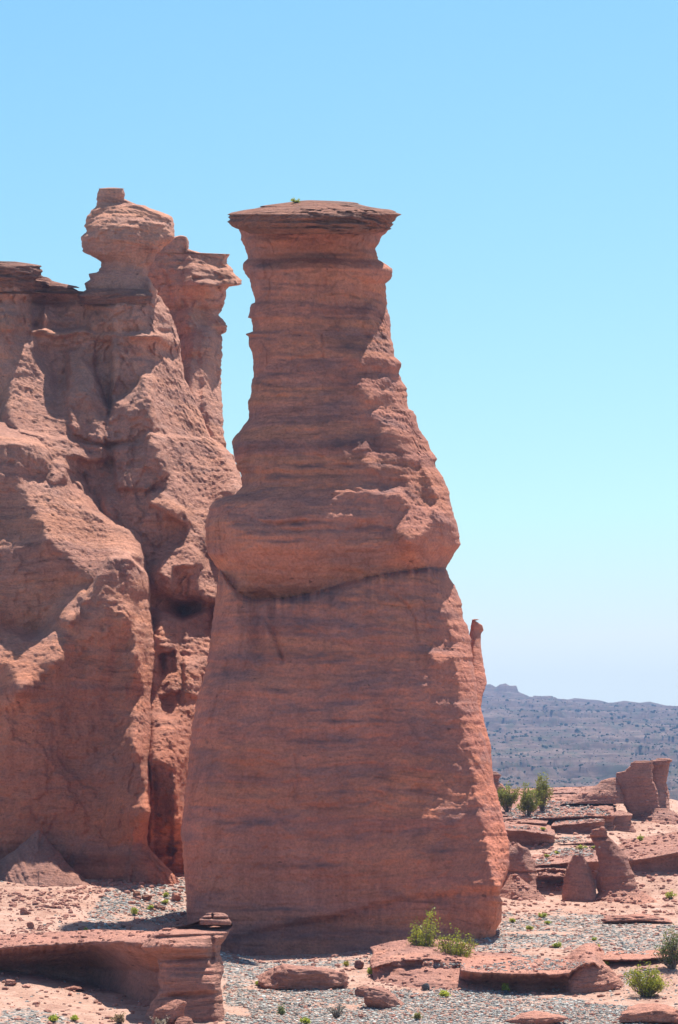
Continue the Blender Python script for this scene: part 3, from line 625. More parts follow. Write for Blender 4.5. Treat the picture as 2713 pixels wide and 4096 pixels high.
# front buttress
FR0 = [(170,1765),(215,1800),(270,1880),(330,1970),(383,2045),(459,2096),(529,2121),(556,2150)]
FL = [(-500,1690),(-560,2200),(-600,3800)]
FR = [(300,1690),(340,1765),(385,1800),(430,1880),(480,1970),(520,2045),(550,2096),(560,2121),(566,2150),(577,2221),(600,2285),(603,2374),(603,2438),(613,2500),(628,2560),(634,2623),(618,2680),(606,2795),(608,2948),(600,3028),(603,3244),(590,3340),(592,3380),(615,3412),(663,3461),(700,3500),(720,3560),(730,3700)]
def but_feats(px, py, t):
    # the darker rib with a flat top in front of the slope
    top = np.interp(px, [300, 370, 405, 440, 520, 545, 600], [2450, 2330, 2265, 2222, 2222, 2250, 2300])
    o0 = 0.030 * np.clip(px - poly_interp(FR0, np.clip(py, 1765, 2150)) + 25, 0, 400) * smooth(2190, 2120, py) + 0.035 * np.clip(1778 - py, 0, 200)
    rib = smooth(250, 420, px - 0.0) * smooth(top - 4, top + 12, py) * (1 - smooth(2500, 2900, py))
    o = o0 - 1.3 * rib
    o = o - 0.5 * np.exp(-((py - 2480) / 40.0) ** 2 - ((px - 500) / 30.0) ** 2)
    o = o + 0.35 * np.exp(-((py - 2390) / 16.0) ** 2) * smooth(540, 590, px)
    o = o - 0.8 * smooth(3320, 3420, py) * smooth(480, 600, px) * 0.6
    return o
body("buttress", M['cliff'], FL, FR, front=[(1760,109.6),(1900,108.4),(2200,106.3),(2600,105.0),(3000,104.2),(3450,103.4),(3800,103.0)], ratio=1, dmax=3.2, n=3.4, lits=G[7:13] + G[17:18], free=(0.0, 0.985), step=6, seed=16, big=0.3, rough=1.3, flute=0.06, spall=0.13,
     feats=but_feats, parent=cliff, back=4, rings=4, litm=1.2, iters=70, occl=ENV['face'])

BY = FRONT['buttress'](150, 3480)
body("scree", M['scree'], [(148,3322),(60,3400),(-60,3480),(-200,3590),(-320,3720)], [(160,3322),(225,3395),(285,3470),(380,3550),(460,3610),(560,3720)], axis=BY - 1.3, ratio=1.0, n=2.0, step=5, seed=18, big=0.25, rough=2.2, strat=0.3, parent=cliff, rings=3,
     feats=lambda px, py, t: 0.28 * ridged((px + 0.45 * (py - 3320) * np.sign(px - 155)) / 42.0, 0.4, 0.2, 3, 5))
body("scree", M['scree'], [(-90,3440),(-200,3520),(-300,3640),(-380,3740)], [(-30,3440),(40,3520),(110,3600),(170,3650),(200,3740)], axis=BY - 2.2, ratio=1.0, n=2.0, step=5, seed=19, big=0.25, rough=2.2, strat=0.3, parent=cliff, rings=3)
# ------------------------------------------------------------------ ground
g_pts = [(0,4096,62),(700,4096,62),(1356,4096,62),(2000,4096,62),(2713,4096,62),(1000,3960,70.6),(1500,3965,71),(2000,3985,69.5),(2500,4010,68),(0,3880,71),(140,3908,72),(300,3948,72),(450,3968,71.5),(100,3985,67),(620,4100,61.5),(880,4100,61.5),(560,4030,66),
 (1900,3962,72.3),(2000,3968,72.4),(2120,3972,72.4),(2230,3972,72.4),(1950,3835,76.5),(2120,3838,76.5),(2250,3835,76.5),(2400,3840,75),(2700,3830,75),(2000,3715,92),(2500,3650,105),(2100,3655,102),(1000,3874,82),(1300,3862,82),(1600,3795,87),(880,3850,86),(880,3826,92),(1000,3822,92),(1200,3815,92),(1400,3800,92.5),(1600,3775,93),(1800,3745,94),(760,3680,93),
 (100,3740,80),(400,3720,84),(700,3700,86),(100,3650,92),(400,3600,95),(650,3500,103),(200,3500,103),(600,3420,109),(0,3500,100),
 (2200,3640,104),(2300,3648,104),(2450,3600,107),(2600,3600,109),(2720,3620,108),(2300,3610,110),(2580,3420,119),(2700,3420,119),(2300,3450,116),(2150,3450,117),(2620,3350,129),(2713,3272,140),(2480,3330,131),
 (2300,3300,128),(2150,3310,128),(2150,3240,139),(2300,3235,139),(2200,3170,151),(2300,3162,152),(2420,3150,150),(2560,3250,142)]
GP = np.array([[*unproj(a, b, c)] for a, b, c in g_pts])
extra = np.array([(-40,60,0.2),(40,60,0.2),(0,20,1.5),(-60,20,1.5),(60,20,1.5),(-40,100,3.0),(45,100,1.0),(-40,130,3.5),(0,130,2.5),(0,160,3.0),(-60,200,-1),(0,250,-4),(60,250,-4),(60,150,2.0),(35,125,2.5),(14,175,3.0),(30,185,1.0)], float)
GP = np.concatenate([GP, extra])
def _k(a, b): return np.sqrt(((a[:, None, :] - b[None, :, :]) ** 2).sum(-1) + 1.0)
A = _k(GP[:, :2], GP[:, :2]) - 0.05 * 0; n_ = len(GP)
A = A - np.eye(n_) * 1.5
KK = np.zeros((n_ + 1, n_ + 1)); KK[:n_, :n_] = A; KK[:n_, n_] = 1; KK[n_, :n_] = 1
GW = np.linalg.solve(KK, np.concatenate([GP[:, 2], [0]]))
def ground_z(X, Y):
    X = np.asarray(X, float); Y = np.asarray(Y, float)
    sh = X.shape
    q = np.stack([X.ravel(), Y.ravel()], -1)
    z = np.concatenate([_k(c, GP[:, :2]) @ GW[:-1] + GW[-1] for c in np.array_split(q, max(1, len(q) // 20000))]).reshape(sh)
    f = smooth(180, 320, np.hypot(X, Y))
    z = z * (1 - f) + (-5.0) * f
    z = z + (1 - f) * (0.13 * fbm(X * 0.22, Y * 0.22, 0, 3, 50) + 0.045 * fbm(X * 1.1, Y * 1.1, 0, 3, 51))
    return z
def place(px, py, lo=50.0, hi=170.0):
    """where the sight line of a photo point meets the ground"""
    Ys = np.linspace(lo, hi, 600); X, _, Z = unproj(px, py, Ys)
    g = ground_z(X, Ys); d = Z - g
    k = np.nonzero(d < 0)[0]
    k = k[0] if len(k) else 599
    return X[k], Ys[k], g[k]
# where grey gravel lies (photo polygons laid on the ground)
GRAV = [[(900,3960),(1500,3955),(1850,3960),(2300,4000),(2720,4040),(2720,4200),(900,4200)],
        [(2010,3650),(2450,3660),(2560,3680),(2720,3700),(2720,3830),(2400,3830),(2200,3790),(1900,3800),(1850,3760),(2000,3720)],
        [(1880,3860),(2000,3800),(2150,3820),(2080,3880),(1900,3900)], [(860,3780),(1050,3850),(1450,3830),(1600,3790),(1560,3840),(1200,3900),(900,3960)],
        [(430,3560),(745,3520),(745,3660),(560,3740),(300,3735)], [(0,4040),(120,4030),(250,4060),(330,4110),(0,4110)], [(2480,3830),(2620,3870),(2600,3990),(2500,3960)]]
def gravel_at(X, Y, Z):
    px = X * F / Y + CX; py = YH - (Z - H) * F / Y
    wx = 30 * fbm(X * 0.5, Y * 0.5, 0, 3, 70); wy = 14 * fbm(X * 0.5, Y * 0.5, 3, 3, 71)
    m = np.zeros(np.shape(X))
    for p in GRAV: m = np.maximum(m, inpoly(px + wx, py + wy, p))
    m = m * smooth(-0.62, -0.25, fbm(X * 0.35, Y * 0.35, 1.0, 3, 72))
    return m * (np.asarray(Y) < 125) * (np.asarray(Y) > 58)
ys = np.concatenate([np.linspace(2, 56, 60), np.arange(56.3, 118, 0.26), np.geomspace(118.5, 9000, 130)])
xs = np.concatenate([np.linspace(-6000, -700, 26)[:-1], np.arange(-700, 3400, 13.0), np.linspace(3400, 8600, 26)])
PX, YY = np.meshgrid(xs, ys); XX = (PX - CX) * np.maximum(YY, 40) / F
ZZ = ground_z(XX, YY)
GM = gravel_at(XX, YY, ZZ)
idx = np.arange(PX.size).reshape(PX.shape)
fc = np.stack([idx[:-1, :-1], idx[:-1, 1:], idx[1:, 1:], idx[1:, :-1]], -1).reshape(-1, 4)
t = NT("red_dirt_and_gravel")
c = t.ramp(t.noise(t.pos, 0.9, 6, 0.65), [(0.3, (0.33, 0.175, 0.13)), (0.5, (0.44, 0.265, 0.20)), (0.72, (0.53, 0.345, 0.275))])
c = t.mix(1.0, c, t.ramp(t.noise(t.pos, 7.0, 5, 0.75), [(0.28, 0.62), (0.5, 1.0), (0.75, 1.14)]), 'MULTIPLY')
salt = t.ramp(t.noise(t.vadd(t.pos, (9, 4, 0)), 0.45, 5, 0.7), [(0.66, 0.0), (0.74, 0.5)])
c = t.mix(salt, c, (0.66, 0.56, 0.50))
at = t.n.new('ShaderNodeAttribute'); at.attribute_name = 'gravel'
vc = t.voro(t.pos, 7.5, 'F1', 'Color')
vr = t.n.new('ShaderNodeSeparateColor'); t.l.new(vc, vr.inputs[0])
gc = t.ramp(vr.outputs[0], [(0.0, (0.10, 0.10, 0.10)), (0.35, (0.28, 0.27, 0.25)), (0.7, (0.40, 0.37, 0.34)), (0.9, (0.52, 0.36, 0.28)), (1.0, (0.70, 0.68, 0.64))])
vd = t.voro(t.pos, 7.5)
gc = t.mix(1.0, gc, t.ramp(vd, [(0.35, 1.0), (0.7, 0.55)]), 'MULTIPLY')
gf = t.math('MULTIPLY', at.outputs['Fac'], t.ramp(vr.outputs[1], [(0.28, 0.0), (0.34, 1.0)]))
c = t.mix(gf, c, gc)
hgt = t.math('ADD', t.noise(t.pos, 5.0, 6, 0.7), t.math('MULTIPLY', t.math('MULTIPLY', t.math('SUBTRACT', 0.6, vd), gf), 0.9))
t.done(c, 0.95, t.bump(hgt, 0.7, 0.15))
ground = tag(mesh_obj("ground", np.stack([XX, YY, ZZ], -1).reshape(-1, 3), fc, t.m), kind='structure')
ca = ground.data.attributes.new('gravel', 'FLOAT', 'POINT'); ca.data.foreach_set('value', GM.astype(np.float32).ravel())
# ------------------------------------------------------------------ shelves, blocks and pinnacles
M['ledge'] = rock_mat("ledge_sandstone", (0.28, 0.125, 0.10), (0.46, 0.225, 0.17), (0.54, 0.245, 0.17), (0.28, 0.18, 0.16), band=1.8, vamt=0.25, bumpk=1.1, seed=70, lam=0.5)
M['far_rock'] = rock_mat("terrace_sandstone", (0.28, 0.13, 0.105), (0.45, 0.225, 0.172), (0.52, 0.245, 0.17), (0.29, 0.19, 0.165), band=1.2, vamt=0.3, bumpk=1.3, seed=90, lam=0.6)

def shelf(name, mat, x0, x1, lip, prof, Y0, parent=None, seed=1, step=4.0, big=0.15, rough=1.3, wob=10.0, depth=3.0, strat=1.0, plate=0.14, plate_t=0.20, extra=None, s=0.04, deep=6.0, endr=1.6, steps=3.0):
    """layered ledge: lip = the brink (photo px), prof = (rows below the brink, metres behind it); the tread behind the brink is a plane of slope s, deep metres wide"""
    lip = np.array(lip, float); pr = np.array([p for p in prof if p[0] >= 0], float)
    def brink(px):
        return np.interp(px, lip[:, 0], lip[:, 1]) + wob * 0.5 * perlin(px / 60.0, seed, 0.2, 4) + wob * 0.35 * perlin(px / 19.0, seed, 0.9, 5)
    def zl(px): return H + (YH - np.interp(px, lip[:, 0], lip[:, 1])) * Y0 / F
    def far_row(px):
        Zf = zl(px) + s * deep; return YH + (H - Zf) * F / (Y0 + deep)
    top = min(far_row(lip[:, 0]).min(), lip[:, 1].min()) - 3; bot = lip[:, 1].max() + pr[-1, 0]
    def rm(px, py): return np.maximum(py, far_row(px))
    def f(px, py, t):
        l0 = np.interp(px, lip[:, 0], lip[:, 1]); l = brink(px)
        d0 = py - l0
        d = d0 - (l - l0) * smooth(60, 15, d0)
        o = np.interp(np.maximum(d, 0), pr[:, 0], pr[:, 1])
        pj = np.minimum(py + steps * perlin(px / 45.0, py / 5.0, seed * 1.7, 9) * smooth(0, -6, d0) + steps * 0.6 * perlin(px / 14.0, py / 3.0, seed * 1.7, 19) * smooth(0, -6, d0), l0 - 0.3)
        den = (YH - pj) / F - s
        Yt = (zl(px) - s * Y0 - H) / np.where(den < -1e-5, den, -1e-5)
        tr = np.clip(Yt - Y0, 0, deep * 1.3)
        # the brink itself wanders in plan
        tr = tr + np.clip(l0 - l, -99, 99) * 0.03 * np.exp(-np.maximum(-d0, 0) / 10.0)
        w = smooth(-1.5, 1.5, d)
        o = tr * (1 - w) + (o + np.where(d0 < 0, tr, 0) * 0) * w
        if extra is not None: o = o + extra(px, py, d)
        return o
    rr = np.linspace(top, bot, 24)
    Lw = [(x0 + 26 * perlin(y / 40.0, seed, 0.1, 7), y) for y in rr]; Rw = [(x1 + 26 * perlin(y / 40.0, seed, 5.1, 8), y) for y in rr]
    return body(name, mat, Lw, Rw, front=Y0, ratio=1, dmax=endr, n=5, step=step, seed=seed, big=big, rough=rough, strat=strat, feats=f, parent=parent, back=depth, rings=0, rise=0, rowmap=rm, plate=plate, plate_t=plate_t)

# near ledge with the overhanging block
near = empty("rock_ledge", (-6.0, 69, 0.4), "low red rock ledge hollowed underneath, ending in a stout overhanging block", "rock ledge")
def under(px, py, d):
    o = 0.30 * perlin(px / 55.0, py / 130.0, 0.5, 31) * smooth(60, 110, d)
    o = o - 0.9 * smooth(330, 60, px) * smooth(70, 180, d) - 5.2 * smooth(330, 640, px)
    return o
shelf("slab", M['ledge'], -520, 760, [(-520,3800),(0,3790),(128,3779),(293,3772),(383,3765),(510,3768),(600,3772),(760,3775)],
      [(-62,6.5),(-22,3.0),(-8,0.5),(0,0.0),(10,-0.02),(22,0.35),(45,1.0),(80,1.9),(115,2.6),(170,2.4),(240,2.0),(330,1.4)], 70.0, near, seed=21, s=0.02, deep=4.5, endr=0.6, step=4.0, extra=under, wob=24)
BLK_L = [(797,3684),(753,3699),(690,3710),(644,3719),(606,3741),(575,3772),(561,3790),(590,3812),(628,3830),(638,3869),(631,3920),(640,3952),(625,3985),(600,4020),(580,4060),(560,4110),(540,4180),(530,4240)]
BLK_R = [(925,3684),(931,3697),(920,3725),(899,3760),(883,3780),(880,3818),(893,3850),(896,3888),(883,3926),(886,3960),(890,3984),(896,4047),(900,4096),(915,4180),(925,4240)]
def blk_feats(px, py, t):
    o = 0
    for (y0, sl, w, a) in ((3745,-0.04,7,0.28),(3838,-0.05,6,0.16),(3812,-0.02,5,0.12),(3870,0.0,8,0.10),(3895,0.02,7,0.08),(3983,-0.06,9,0.22)):
        o = o + a * np.exp(-((py - y0 - sl * (px - 740)) / w) ** 2)
    o = o - 0.35 * np.exp(-((py - 3790) / 26.0) ** 2) * smooth(860, 800, px) - 0.30 * np.exp(-((py - 3930) / 45.0) ** 2)
    o = o + 0.35 * np.exp(-((px - 850) / 10.0) ** 2) * smooth(3735, 3760, py) * (1 - smooth(3830, 3870, py))
    o = o + 2.2 * smooth(3745, 3690, py)
    return o * np.sin(np.pi * np.clip(t, 0, 1)) ** 0.4
body("block", M['ledge'], BLK_L, BLK_R, axis=[(3680,64.4),(4180,63.4)], ratio=[(3684,1.4),(3900,1.4),(4180,1.2)], dmax=2.0, n=2.8, step=3.0, seed=23, big=0.10, rough=0.9, edge=0.8, strat=0.6, plate=0.07, plate_t=0.22, feats=blk_feats, parent=near, back=1.6, rings=3, rise=2,
     lits=[[(848,3850),(900,3830),(910,3890),(890,3920),(850,3900)], [(870,3920),(905,3920),(905,4090),(880,4090),(865,4000)], [(640,3718),(753,3698),(900,3684),(920,3700),(880,3720),(760,3728),(640,3738)], [(612,3742),(700,3750),(850,3760),(850,3768),(700,3762),(580,3776)]], litm=0.45, gs=6, litrough=0.25)
body("block_top", M['ledge'], [(822,3660),(812,3666),(797,3680),(795,3692),(800,3700)], [(900,3654),(912,3662),(915,3674),(925,3686),(925,3700)], axis=64.5, ratio=1.2, n=2.3, step=2.5, seed=24, big=0.1, rough=1.0, edge=0.6, strat=0.5, parent=near, rings=4, rise=4,
     feats=lambda px, py, t: 0.18 * np.exp(-((py - 3674) / 3.0) ** 2) + 0.2 * np.exp(-((px - 850) / 4.0) ** 2) * (py < 3675))

# bank of red rock under the gravel flat
bank = empty("rock_bank", (6.5, 70.5, 0.1), "low eroded red bank with a hollow front between the two wash-side bushes", "rock bank")
shelf("bank_face", M['ledge'], 1845, 2520, [(1845,3880),(1900,3888),(2000,3893),(2100,3895),(2200,3900),(2280,3890),(2340,3850),(2380,3850),(2430,3900),(2520,3960)],
      [(-70,8.0),(-34,3.5),(-10,0.6),(0,0.0),(8,0.1),(16,0.8),(45,1.3),(75,1.1),(95,0.4),(140,-0.4)], 71.2, bank, seed=25, s=0.02, deep=7, step=3.5, rough=1.8, wob=26, extra=lambda px, py, d: -0.9 * np.exp(-((px - 2310) / 55.0) ** 2 - ((d - 50) / 40.0) ** 2) - 0.5 * np.exp(-((px - 2400) / 40.0) ** 2 - ((d - 40) / 40.0) ** 2))
shelf("bank_slope", M['ledge'], 1480, 1900, [(1480,3874),(1560,3850),(1650,3836),(1760,3840),(1850,3852),(1900,3868)],
      [(-60,7.0),(-30,3.0),(-10,1.0),(0,0.3),(12,0.3),(30,0.1),(60,-0.8),(90,-1.9),(130,-2.6)], 74.0, bank, seed=26, s=0.03, deep=7, step=3.5, rough=2.2, wob=30, big=0.3)
body("bulge", M['ledge'], [(2330,3850),(2295,3880),(2275,3920),(2262,3985)], [(2390,3846),(2440,3872),(2490,3925),(2540,3990)], axis=71.6, ratio=1.0, n=2.4, step=3.0, seed=33, big=0.25, rough=2.4, strat=1.4, plate=0.12, plate_t=0.16, rings=3, parent=bank)
cutb = tag(shelf("rock_shelf", M['ledge'], 2400, 2900, [(2400,3842),(2470,3838),(2560,3838),(2640,3832),(2713,3825),(2900,3820)], [(-14,3.0),(0,0.0),(8,0.6),(20,1.6),(60,1.8),(110,1.2),(160,0.0)], 74.2, None, seed=31, s=0.0, deep=4, step=3.5, rough=1.4, wob=10), "dark undercut shelf below the gravel flat, behind the round green bush", "rock shelf")

# stepped terraces to the right of the tower
terr = empty("rock_terrace", (12.0, 118, 1.5), "stepped red rock terraces with gravel on their treads, right of the tower", "rock terrace")
shelf("ledge", M['far_rock'], 1960, 2460, [(1960,3280),(2066,3276),(2229,3270),(2300,3268),(2400,3262),(2460,3262)], [(-118,24),(-90,19),(-50,9),(-20,3),(0,0),(6,0.2),(14,0.6),(38,0.7),(52,0.2),(90,-1)], 129.5, terr, seed=41, s=0.075, deep=23, steps=4, step=3.0, rough=1.8, wob=10, depth=6)
shelf("ledge", M['far_rock'], 2195, 2420, [(2195,3306),(2260,3299),(2300,3297),(2420,3286)], [(-26,5.5),(-8,1.2),(0,0),(5,0.3),(16,0.5),(40,0.4),(50,0),(80,-1)], 126.0, terr, seed=42, s=0.05, deep=6, step=3.0, rough=1.4, wob=7)
shelf("ledge", M['far_rock'], 1990, 2215, [(1990,3320),(2100,3325),(2180,3336),(2215,3342)], [(-30,6),(-8,1.2),(0,0),(5,0.25),(14,0.7),(60,1.0),(100,0.8),(130,0)], 121.0, terr, seed=43, s=0.05, deep=8, step=3.0, rough=1.4, wob=7)
shelf("ledge", M['far_rock'], 2190, 2385, [(2190,3382),(2270,3376),(2385,3370)], [(-28,5),(-8,1),(0,0),(4,0.3),(18,0.5),(30,0.1),(60,-1)], 121.5, terr, seed=44, s=0.03, deep=6, step=3.0, rough=1.4, wob=6)
shelf("ledge", M['far_rock'], 2130, 2430, [(2130,3462),(2200,3458),(2300,3450),(2430,3446)], [(-60,8),(-34,4.5),(-10,0.8),(0,0),(6,0.3),(16,0.7),(80,0.8),(130,0.3),(160,0),(190,-1)], 112.5, terr, seed=45, s=0.05, deep=9, step=3.0, rough=1.3, wob=8)
shelf("ledge", M['far_rock'], 2490, 2900, [(2490,3446),(2560,3438),(2640,3424),(2713,3410),(2900,3395)], [(-44,7),(-20,2.5),(-6,0.6),(0,0),(8,0.3),(20,0.6),(80,0.9),(130,0.7),(165,0.2),(200,-1)], 114.5, terr, seed=46, s=0.10, deep=9, step=3.0, rough=1.3, wob=8)
for (xa, xb, ly_, Yq, sd_) in ((2235, 2450, 3208, 140.6, 71), (2200, 2420, 3178, 146.5, 72), (2290, 2455, 3233, 136.2, 73), (2330, 2460, 3192, 143.5, 74), (2050, 2190, 3296, 127.0, 75), (2140, 2290, 3484, 111.6, 76), (2560, 2800, 3372, 124.0, 77), (2450, 2640, 3402, 119.5, 78)):
    shelf("ledge", M['far_rock'], xa, xb, [(xa, ly_ - 3), ((xa * 2 + xb) / 3, ly_ - 7), ((xa + xb * 2) / 3, ly_ - 4), (xb, ly_)], [(0, 0), (3, 0.2), (8, 0.25), (14, 0.0), (24, -0.6)], Yq, terr, seed=sd_, step=2.5, rough=1.6, wob=10, s=0.06, deep=3.5, endr=1.2)
blk = tag(body("rock_block", M['far_rock'], [(2020,3372),(1990,3400),(1985,3560),(1980,3620)], [(2075,3372),(2088,3385),(2114,3392),(2126,3426),(2145,3459),(2146,3560),(2150,3620)], axis=110, ratio=0.9, n=3, step=3.0, seed=47, plate=0.10, plate_t=0.26, big=0.2, rough=1.6, lits=[[(2090,3400),(2126,3430),(2150,3460),(2130,3480),(2105,3460)],[(2128,3480),(2160,3480),(2160,3570),(2134,3570)], [(2020,3372),(2070,3374),(2060,3400),(2030,3410)]], gs=6, rings=3, feats=lambda px, py, t: 0.25 * np.exp(-((py - 3490) / 5.0) ** 2)), "squat red rock block with a crumbling top, tucked behind the tower's sunny edge", "rock block")
pin = tag(body("rock_pinnacle", M['far_rock'], [(2366,3328),(2361,3336),(2363,3349),(2378,3382),(2385,3416),(2399,3459),(2385,3507),(2387,3546),(2393,3584),(2340,3630),(2290,3660)],
     [(2425,3322),(2433,3319),(2430,3330),(2430,3340),(2464,3373),(2479,3392),(2512,3426),(2517,3459),(2536,3498),(2551,3546),(2565,3574),(2600,3596),(2640,3612),(2670,3660)], axis=[(3320,110.0),(3560,109.5),(3660,109.0)], ratio=[(3320,0.9),(3560,0.9),(3660,0.8)], n=2.4, step=3.0, seed=48, plate=0.10, plate_t=0.26, big=0.12, rough=1.2,
     lits=[[(2432,3345),(2464,3373),(2520,3426),(2520,3470),(2500,3450),(2480,3420),(2450,3390)], [(2505,3480),(2540,3495),(2570,3560),(2640,3600),(2680,3660),(2480,3660),(2530,3600),(2520,3540)]], gs=6, rings=3, litm=0.4, feats=lambda px, py, t: 0.3 * np.exp(-((py - 3352) / 6.0) ** 2)), "leaning red pinnacle with a small flat cap, standing alone on its skirt of scree", "pinnacle")
pin2 = tag(body("rock_pinnacle", M['far_rock'], [(2305,3416),(2291,3421),(2279,3445),(2267,3469),(2253,3527),(2246,3608),(2240,3650)], [(2326,3416),(2337,3426),(2354,3459),(2368,3498),(2385,3555),(2388,3580),(2392,3650)], axis=109.3, ratio=0.9, n=2.6, step=3.0, seed=49, plate=0.10, plate_t=0.26, big=0.12, rough=1.5, gs=6, rings=3,
     lits=[[(2350,3450),(2366,3490),(2392,3555),(2400,3580),(2380,3570),(2362,3510)]]), "pointed shaded red rock fin between the squat block and the capped pinnacle", "pinnacle")
for (nm, L_, R_, ax_, sd_) in (("scree", [(2040,3500),(2000,3570),(1960,3675)], [(2065,3500),(2150,3560),(2200,3612),(2250,3674)], 108.6, 61), ("scree", [(2420,3545),(2350,3610),(2290,3668)], [(2540,3545),(2610,3590),(2690,3625),(2780,3668)], 109.6, 63), ("scree", [(2560,3252),(2480,3310),(2420,3370),(2380,3440)], [(2680,3235),(2740,3275),(2800,3340),(2860,3440)], 138.0, 62)):
    body(nm, M['far_rock'], L_, R_, axis=ax_, ratio=1.3, dmax=9, n=2.0, step=3.0, seed=sd_, big=0.25, rough=2.6, strat=0.4, parent=terr, rings=3)
BT = empty("rock_butte", (18.0, 137, 3.3), "small flat-topped red butte with a dark shaded face, highest rock on the terraces", "butte")
body("butte_wall", M['far_rock'], [(2525,3062),(2500,3085),(2466,3090),(2462,3124),(2480,3172),(2498,3220),(2520,3278),(2530,3360)], [(2612,3050),(2610,3114),(2633,3172),(2642,3244),(2644,3316),(2650,3360)], axis=[(3060,138.5),(3360,137.3)], ratio=0.8, n=4, step=3.0, seed=51, plate=0.10, plate_t=0.26, big=0.15, rough=1.0, rings=2, lits=[], gs=8, free=(0, 0.98), parent=BT, back=3)
body("butte_wall", M['far_rock'], [(2600,3048),(2600,3320)], [(2682,3042),(2678,3066),(2666,3129),(2678,3172),(2679,3249),(2672,3275),(2660,3320)], axis=[(3040,140.5),(3320,139.6)], ratio=1.0, n=2.6, step=3.0, seed=52, plate=0.10, plate_t=0.26, big=0.12, rough=1.8, rings=2, lits=[[(2640,3170),(2700,3160),(2700,3320),(2640,3320)]], gs=6, free=(0.05,0.95), parent=BT)
body("caprock", M['far_rock'], [(2536,3052),(2519,3066),(2512,3074)], [(2608,3044),(2618,3046),(2612,3074)], axis=138.6, ratio=0.8, n=3, step=2.5, seed=53, plate=0.12, plate_t=0.16, eplate=14, big=0.05, rough=1.0, rings=3, parent=BT)
body("caprock", M['far_rock'], [(2632,3036),(2612,3044),(2608,3060)], [(2676,3034),(2685,3040),(2679,3060)], axis=140.4, ratio=0.9, n=3, step=2.5, seed=54, plate=0.12, plate_t=0.16, eplate=14, big=0.05, rough=1.0, rings=3, parent=BT)
body("shoulder", M['far_rock'], [(2440,3112),(2405,3122),(2388,3140),(2345,3160),(2290,3182),(2240,3215)], [(2480,3112),(2490,3130),(2500,3160),(2510,3200),(2520,3230)], axis=138.0, ratio=0.8, n=2.4, step=2.5, seed=55, plate=0.10, plate_t=0.26, big=0.25, rough=2.4, rings=3, parent=BT, strat=2.0)
outc = tag(body("rock_outcrop", M['far_rock'], [(2468,3243),(2448,3256),(2428,3285),(2400,3345)], [(2496,3243),(2531,3256),(2524,3282),(2536,3310),(2556,3345)], axis=131.5, ratio=1.0, n=2.6, step=2.5, seed=56, plate=0.10, plate_t=0.26, big=0.15, rough=1.5, rings=3, feats=lambda px, py, t: 1.2 * smooth(3262, 3245, py)), "rounded red outcrop with a sunlit top at the foot of the small butte", "outcrop")
perch = tag(body("rock_stack", M['far_rock'], [(1940,3088),(1930,3100),(1935,3106),(1945,3112),(1900,3140),(1880,3200)], [(1985,3088),(2011,3100),(2000,3105),(1995,3120),(2012,3135),(2030,3200)], axis=145, ratio=0.9, n=2.6, step=2.5, seed=57, plate=0.12, plate_t=0.16, eplate=14, big=0.05, rough=1.0, rings=3), "tiny capped rock peeping out behind the tower above the terrace bushes", "rock stack")

# ------------------------------------------------------------------ far hills
SKYL = np.array([(-1500,2790),(1200,2770),(1900,2742),(1930,2740),(1962,2738),(1985,2750),(1998,2740),(2022,2734),(2040,2744),(2066,2743),(2074,2768),(2090,2775),(2115,2785),(2122,2793),(2200,2790),(2260,2801),(2300,2794),(2400,2802),(2438,2813),(2500,2804),(2560,2812),(2600,2808),(2650,2820),(2713,2832),(2900,2845),(4500,2880)], float)
hx = np.concatenate([np.linspace(-1500, 1850, 80)[:-1], np.arange(1850, 2790, 3.6), np.linspace(2790, 4500, 40)])
hy = np.concatenate([np.geomspace(520, 1950, 430), np.linspace(1956, 2200, 30)])
HXp, HY = np.meshgrid(hx, hy); HX = (HXp - CX) * HY / F
top = H + (YH - np.interp(HXp, SKYL[:, 0], SKYL[:, 1])) * HY / F
plateau = H + (YH - np.interp(HXp, [-1500, 1900, 2120, 2713, 4500], [2800, 2790, 2792, 2832, 2880])) * 2000 / F
s_ = smooth(540, 1960, HY); s2 = 0.45 * s_ + 0.55 * np.clip((HY - 560) / 1390.0, 0, 1) ** 1.25
hz = -6 + (plateau + 6) * s2
hz = hz + 3.2 * fbm(HX / 90.0, HY / 150.0, 0, 5, 80) * np.clip((HY - 560) / 200, 0, 1)
# hard beds stand out as broken steps
for st_, am_, wx_, wy_, wa_, sd_ in ((7.5, 0.9, 70.0, 120.0, 6.0, 82), (3.0, 0.85, 24.0, 50.0, 3.2, 84)):
    q = (hz + wa_ * fbm(HX / wx_, HY / wy_, 3.0, 4, sd_)) / st_
    fr_ = q - np.floor(q)
    on = smooth(-0.45, 0.15, fbm(HX / (wx_ * 1.2), HY / (wy_ * 0.8), 6.0, 3, sd_ + 1))
    hz = hz + st_ * am_ * on * (smooth(0.70, 0.88, fr_) - fr_) * smooth(545, 640, HY)
hz = hz + 0.5 * fbm(HX / 7.0, HY / 12.0, 0, 3, 88)
crown = smooth(1935, 1965, HY)
hz = hz * (1 - crown) + (top + 0.5 * fbm(HX / 12.0, HY / 30.0, 0, 3, 83)) * crown
idx = np.arange(HX.size).reshape(HX.shape)
fc = np.stack([idx[:-1, :-1], idx[:-1, 1:], idx[1:, 1:], idx[1:, :-1]], -1).reshape(-1, 4)
t = NT("far_red_hill")
c = t.ramp(t.noise(t.vmul(t.pos, (0.03, 0.02, 0.45)), 1.0, 6, 0.7), [(0.32, (0.05, 0.028, 0.024)), (0.5, (0.11, 0.066, 0.050)), (0.68, (0.20, 0.130, 0.098))])
g_ = t.noise(t.vmul(t.pos, (0.10, 0.05, 0.10)), 1.0, 4, 0.7)
c = t.mix(t.ramp(g_, [(0.50, 0.0), (0.62, 0.65)]), c, (0.045, 0.052, 0.028))
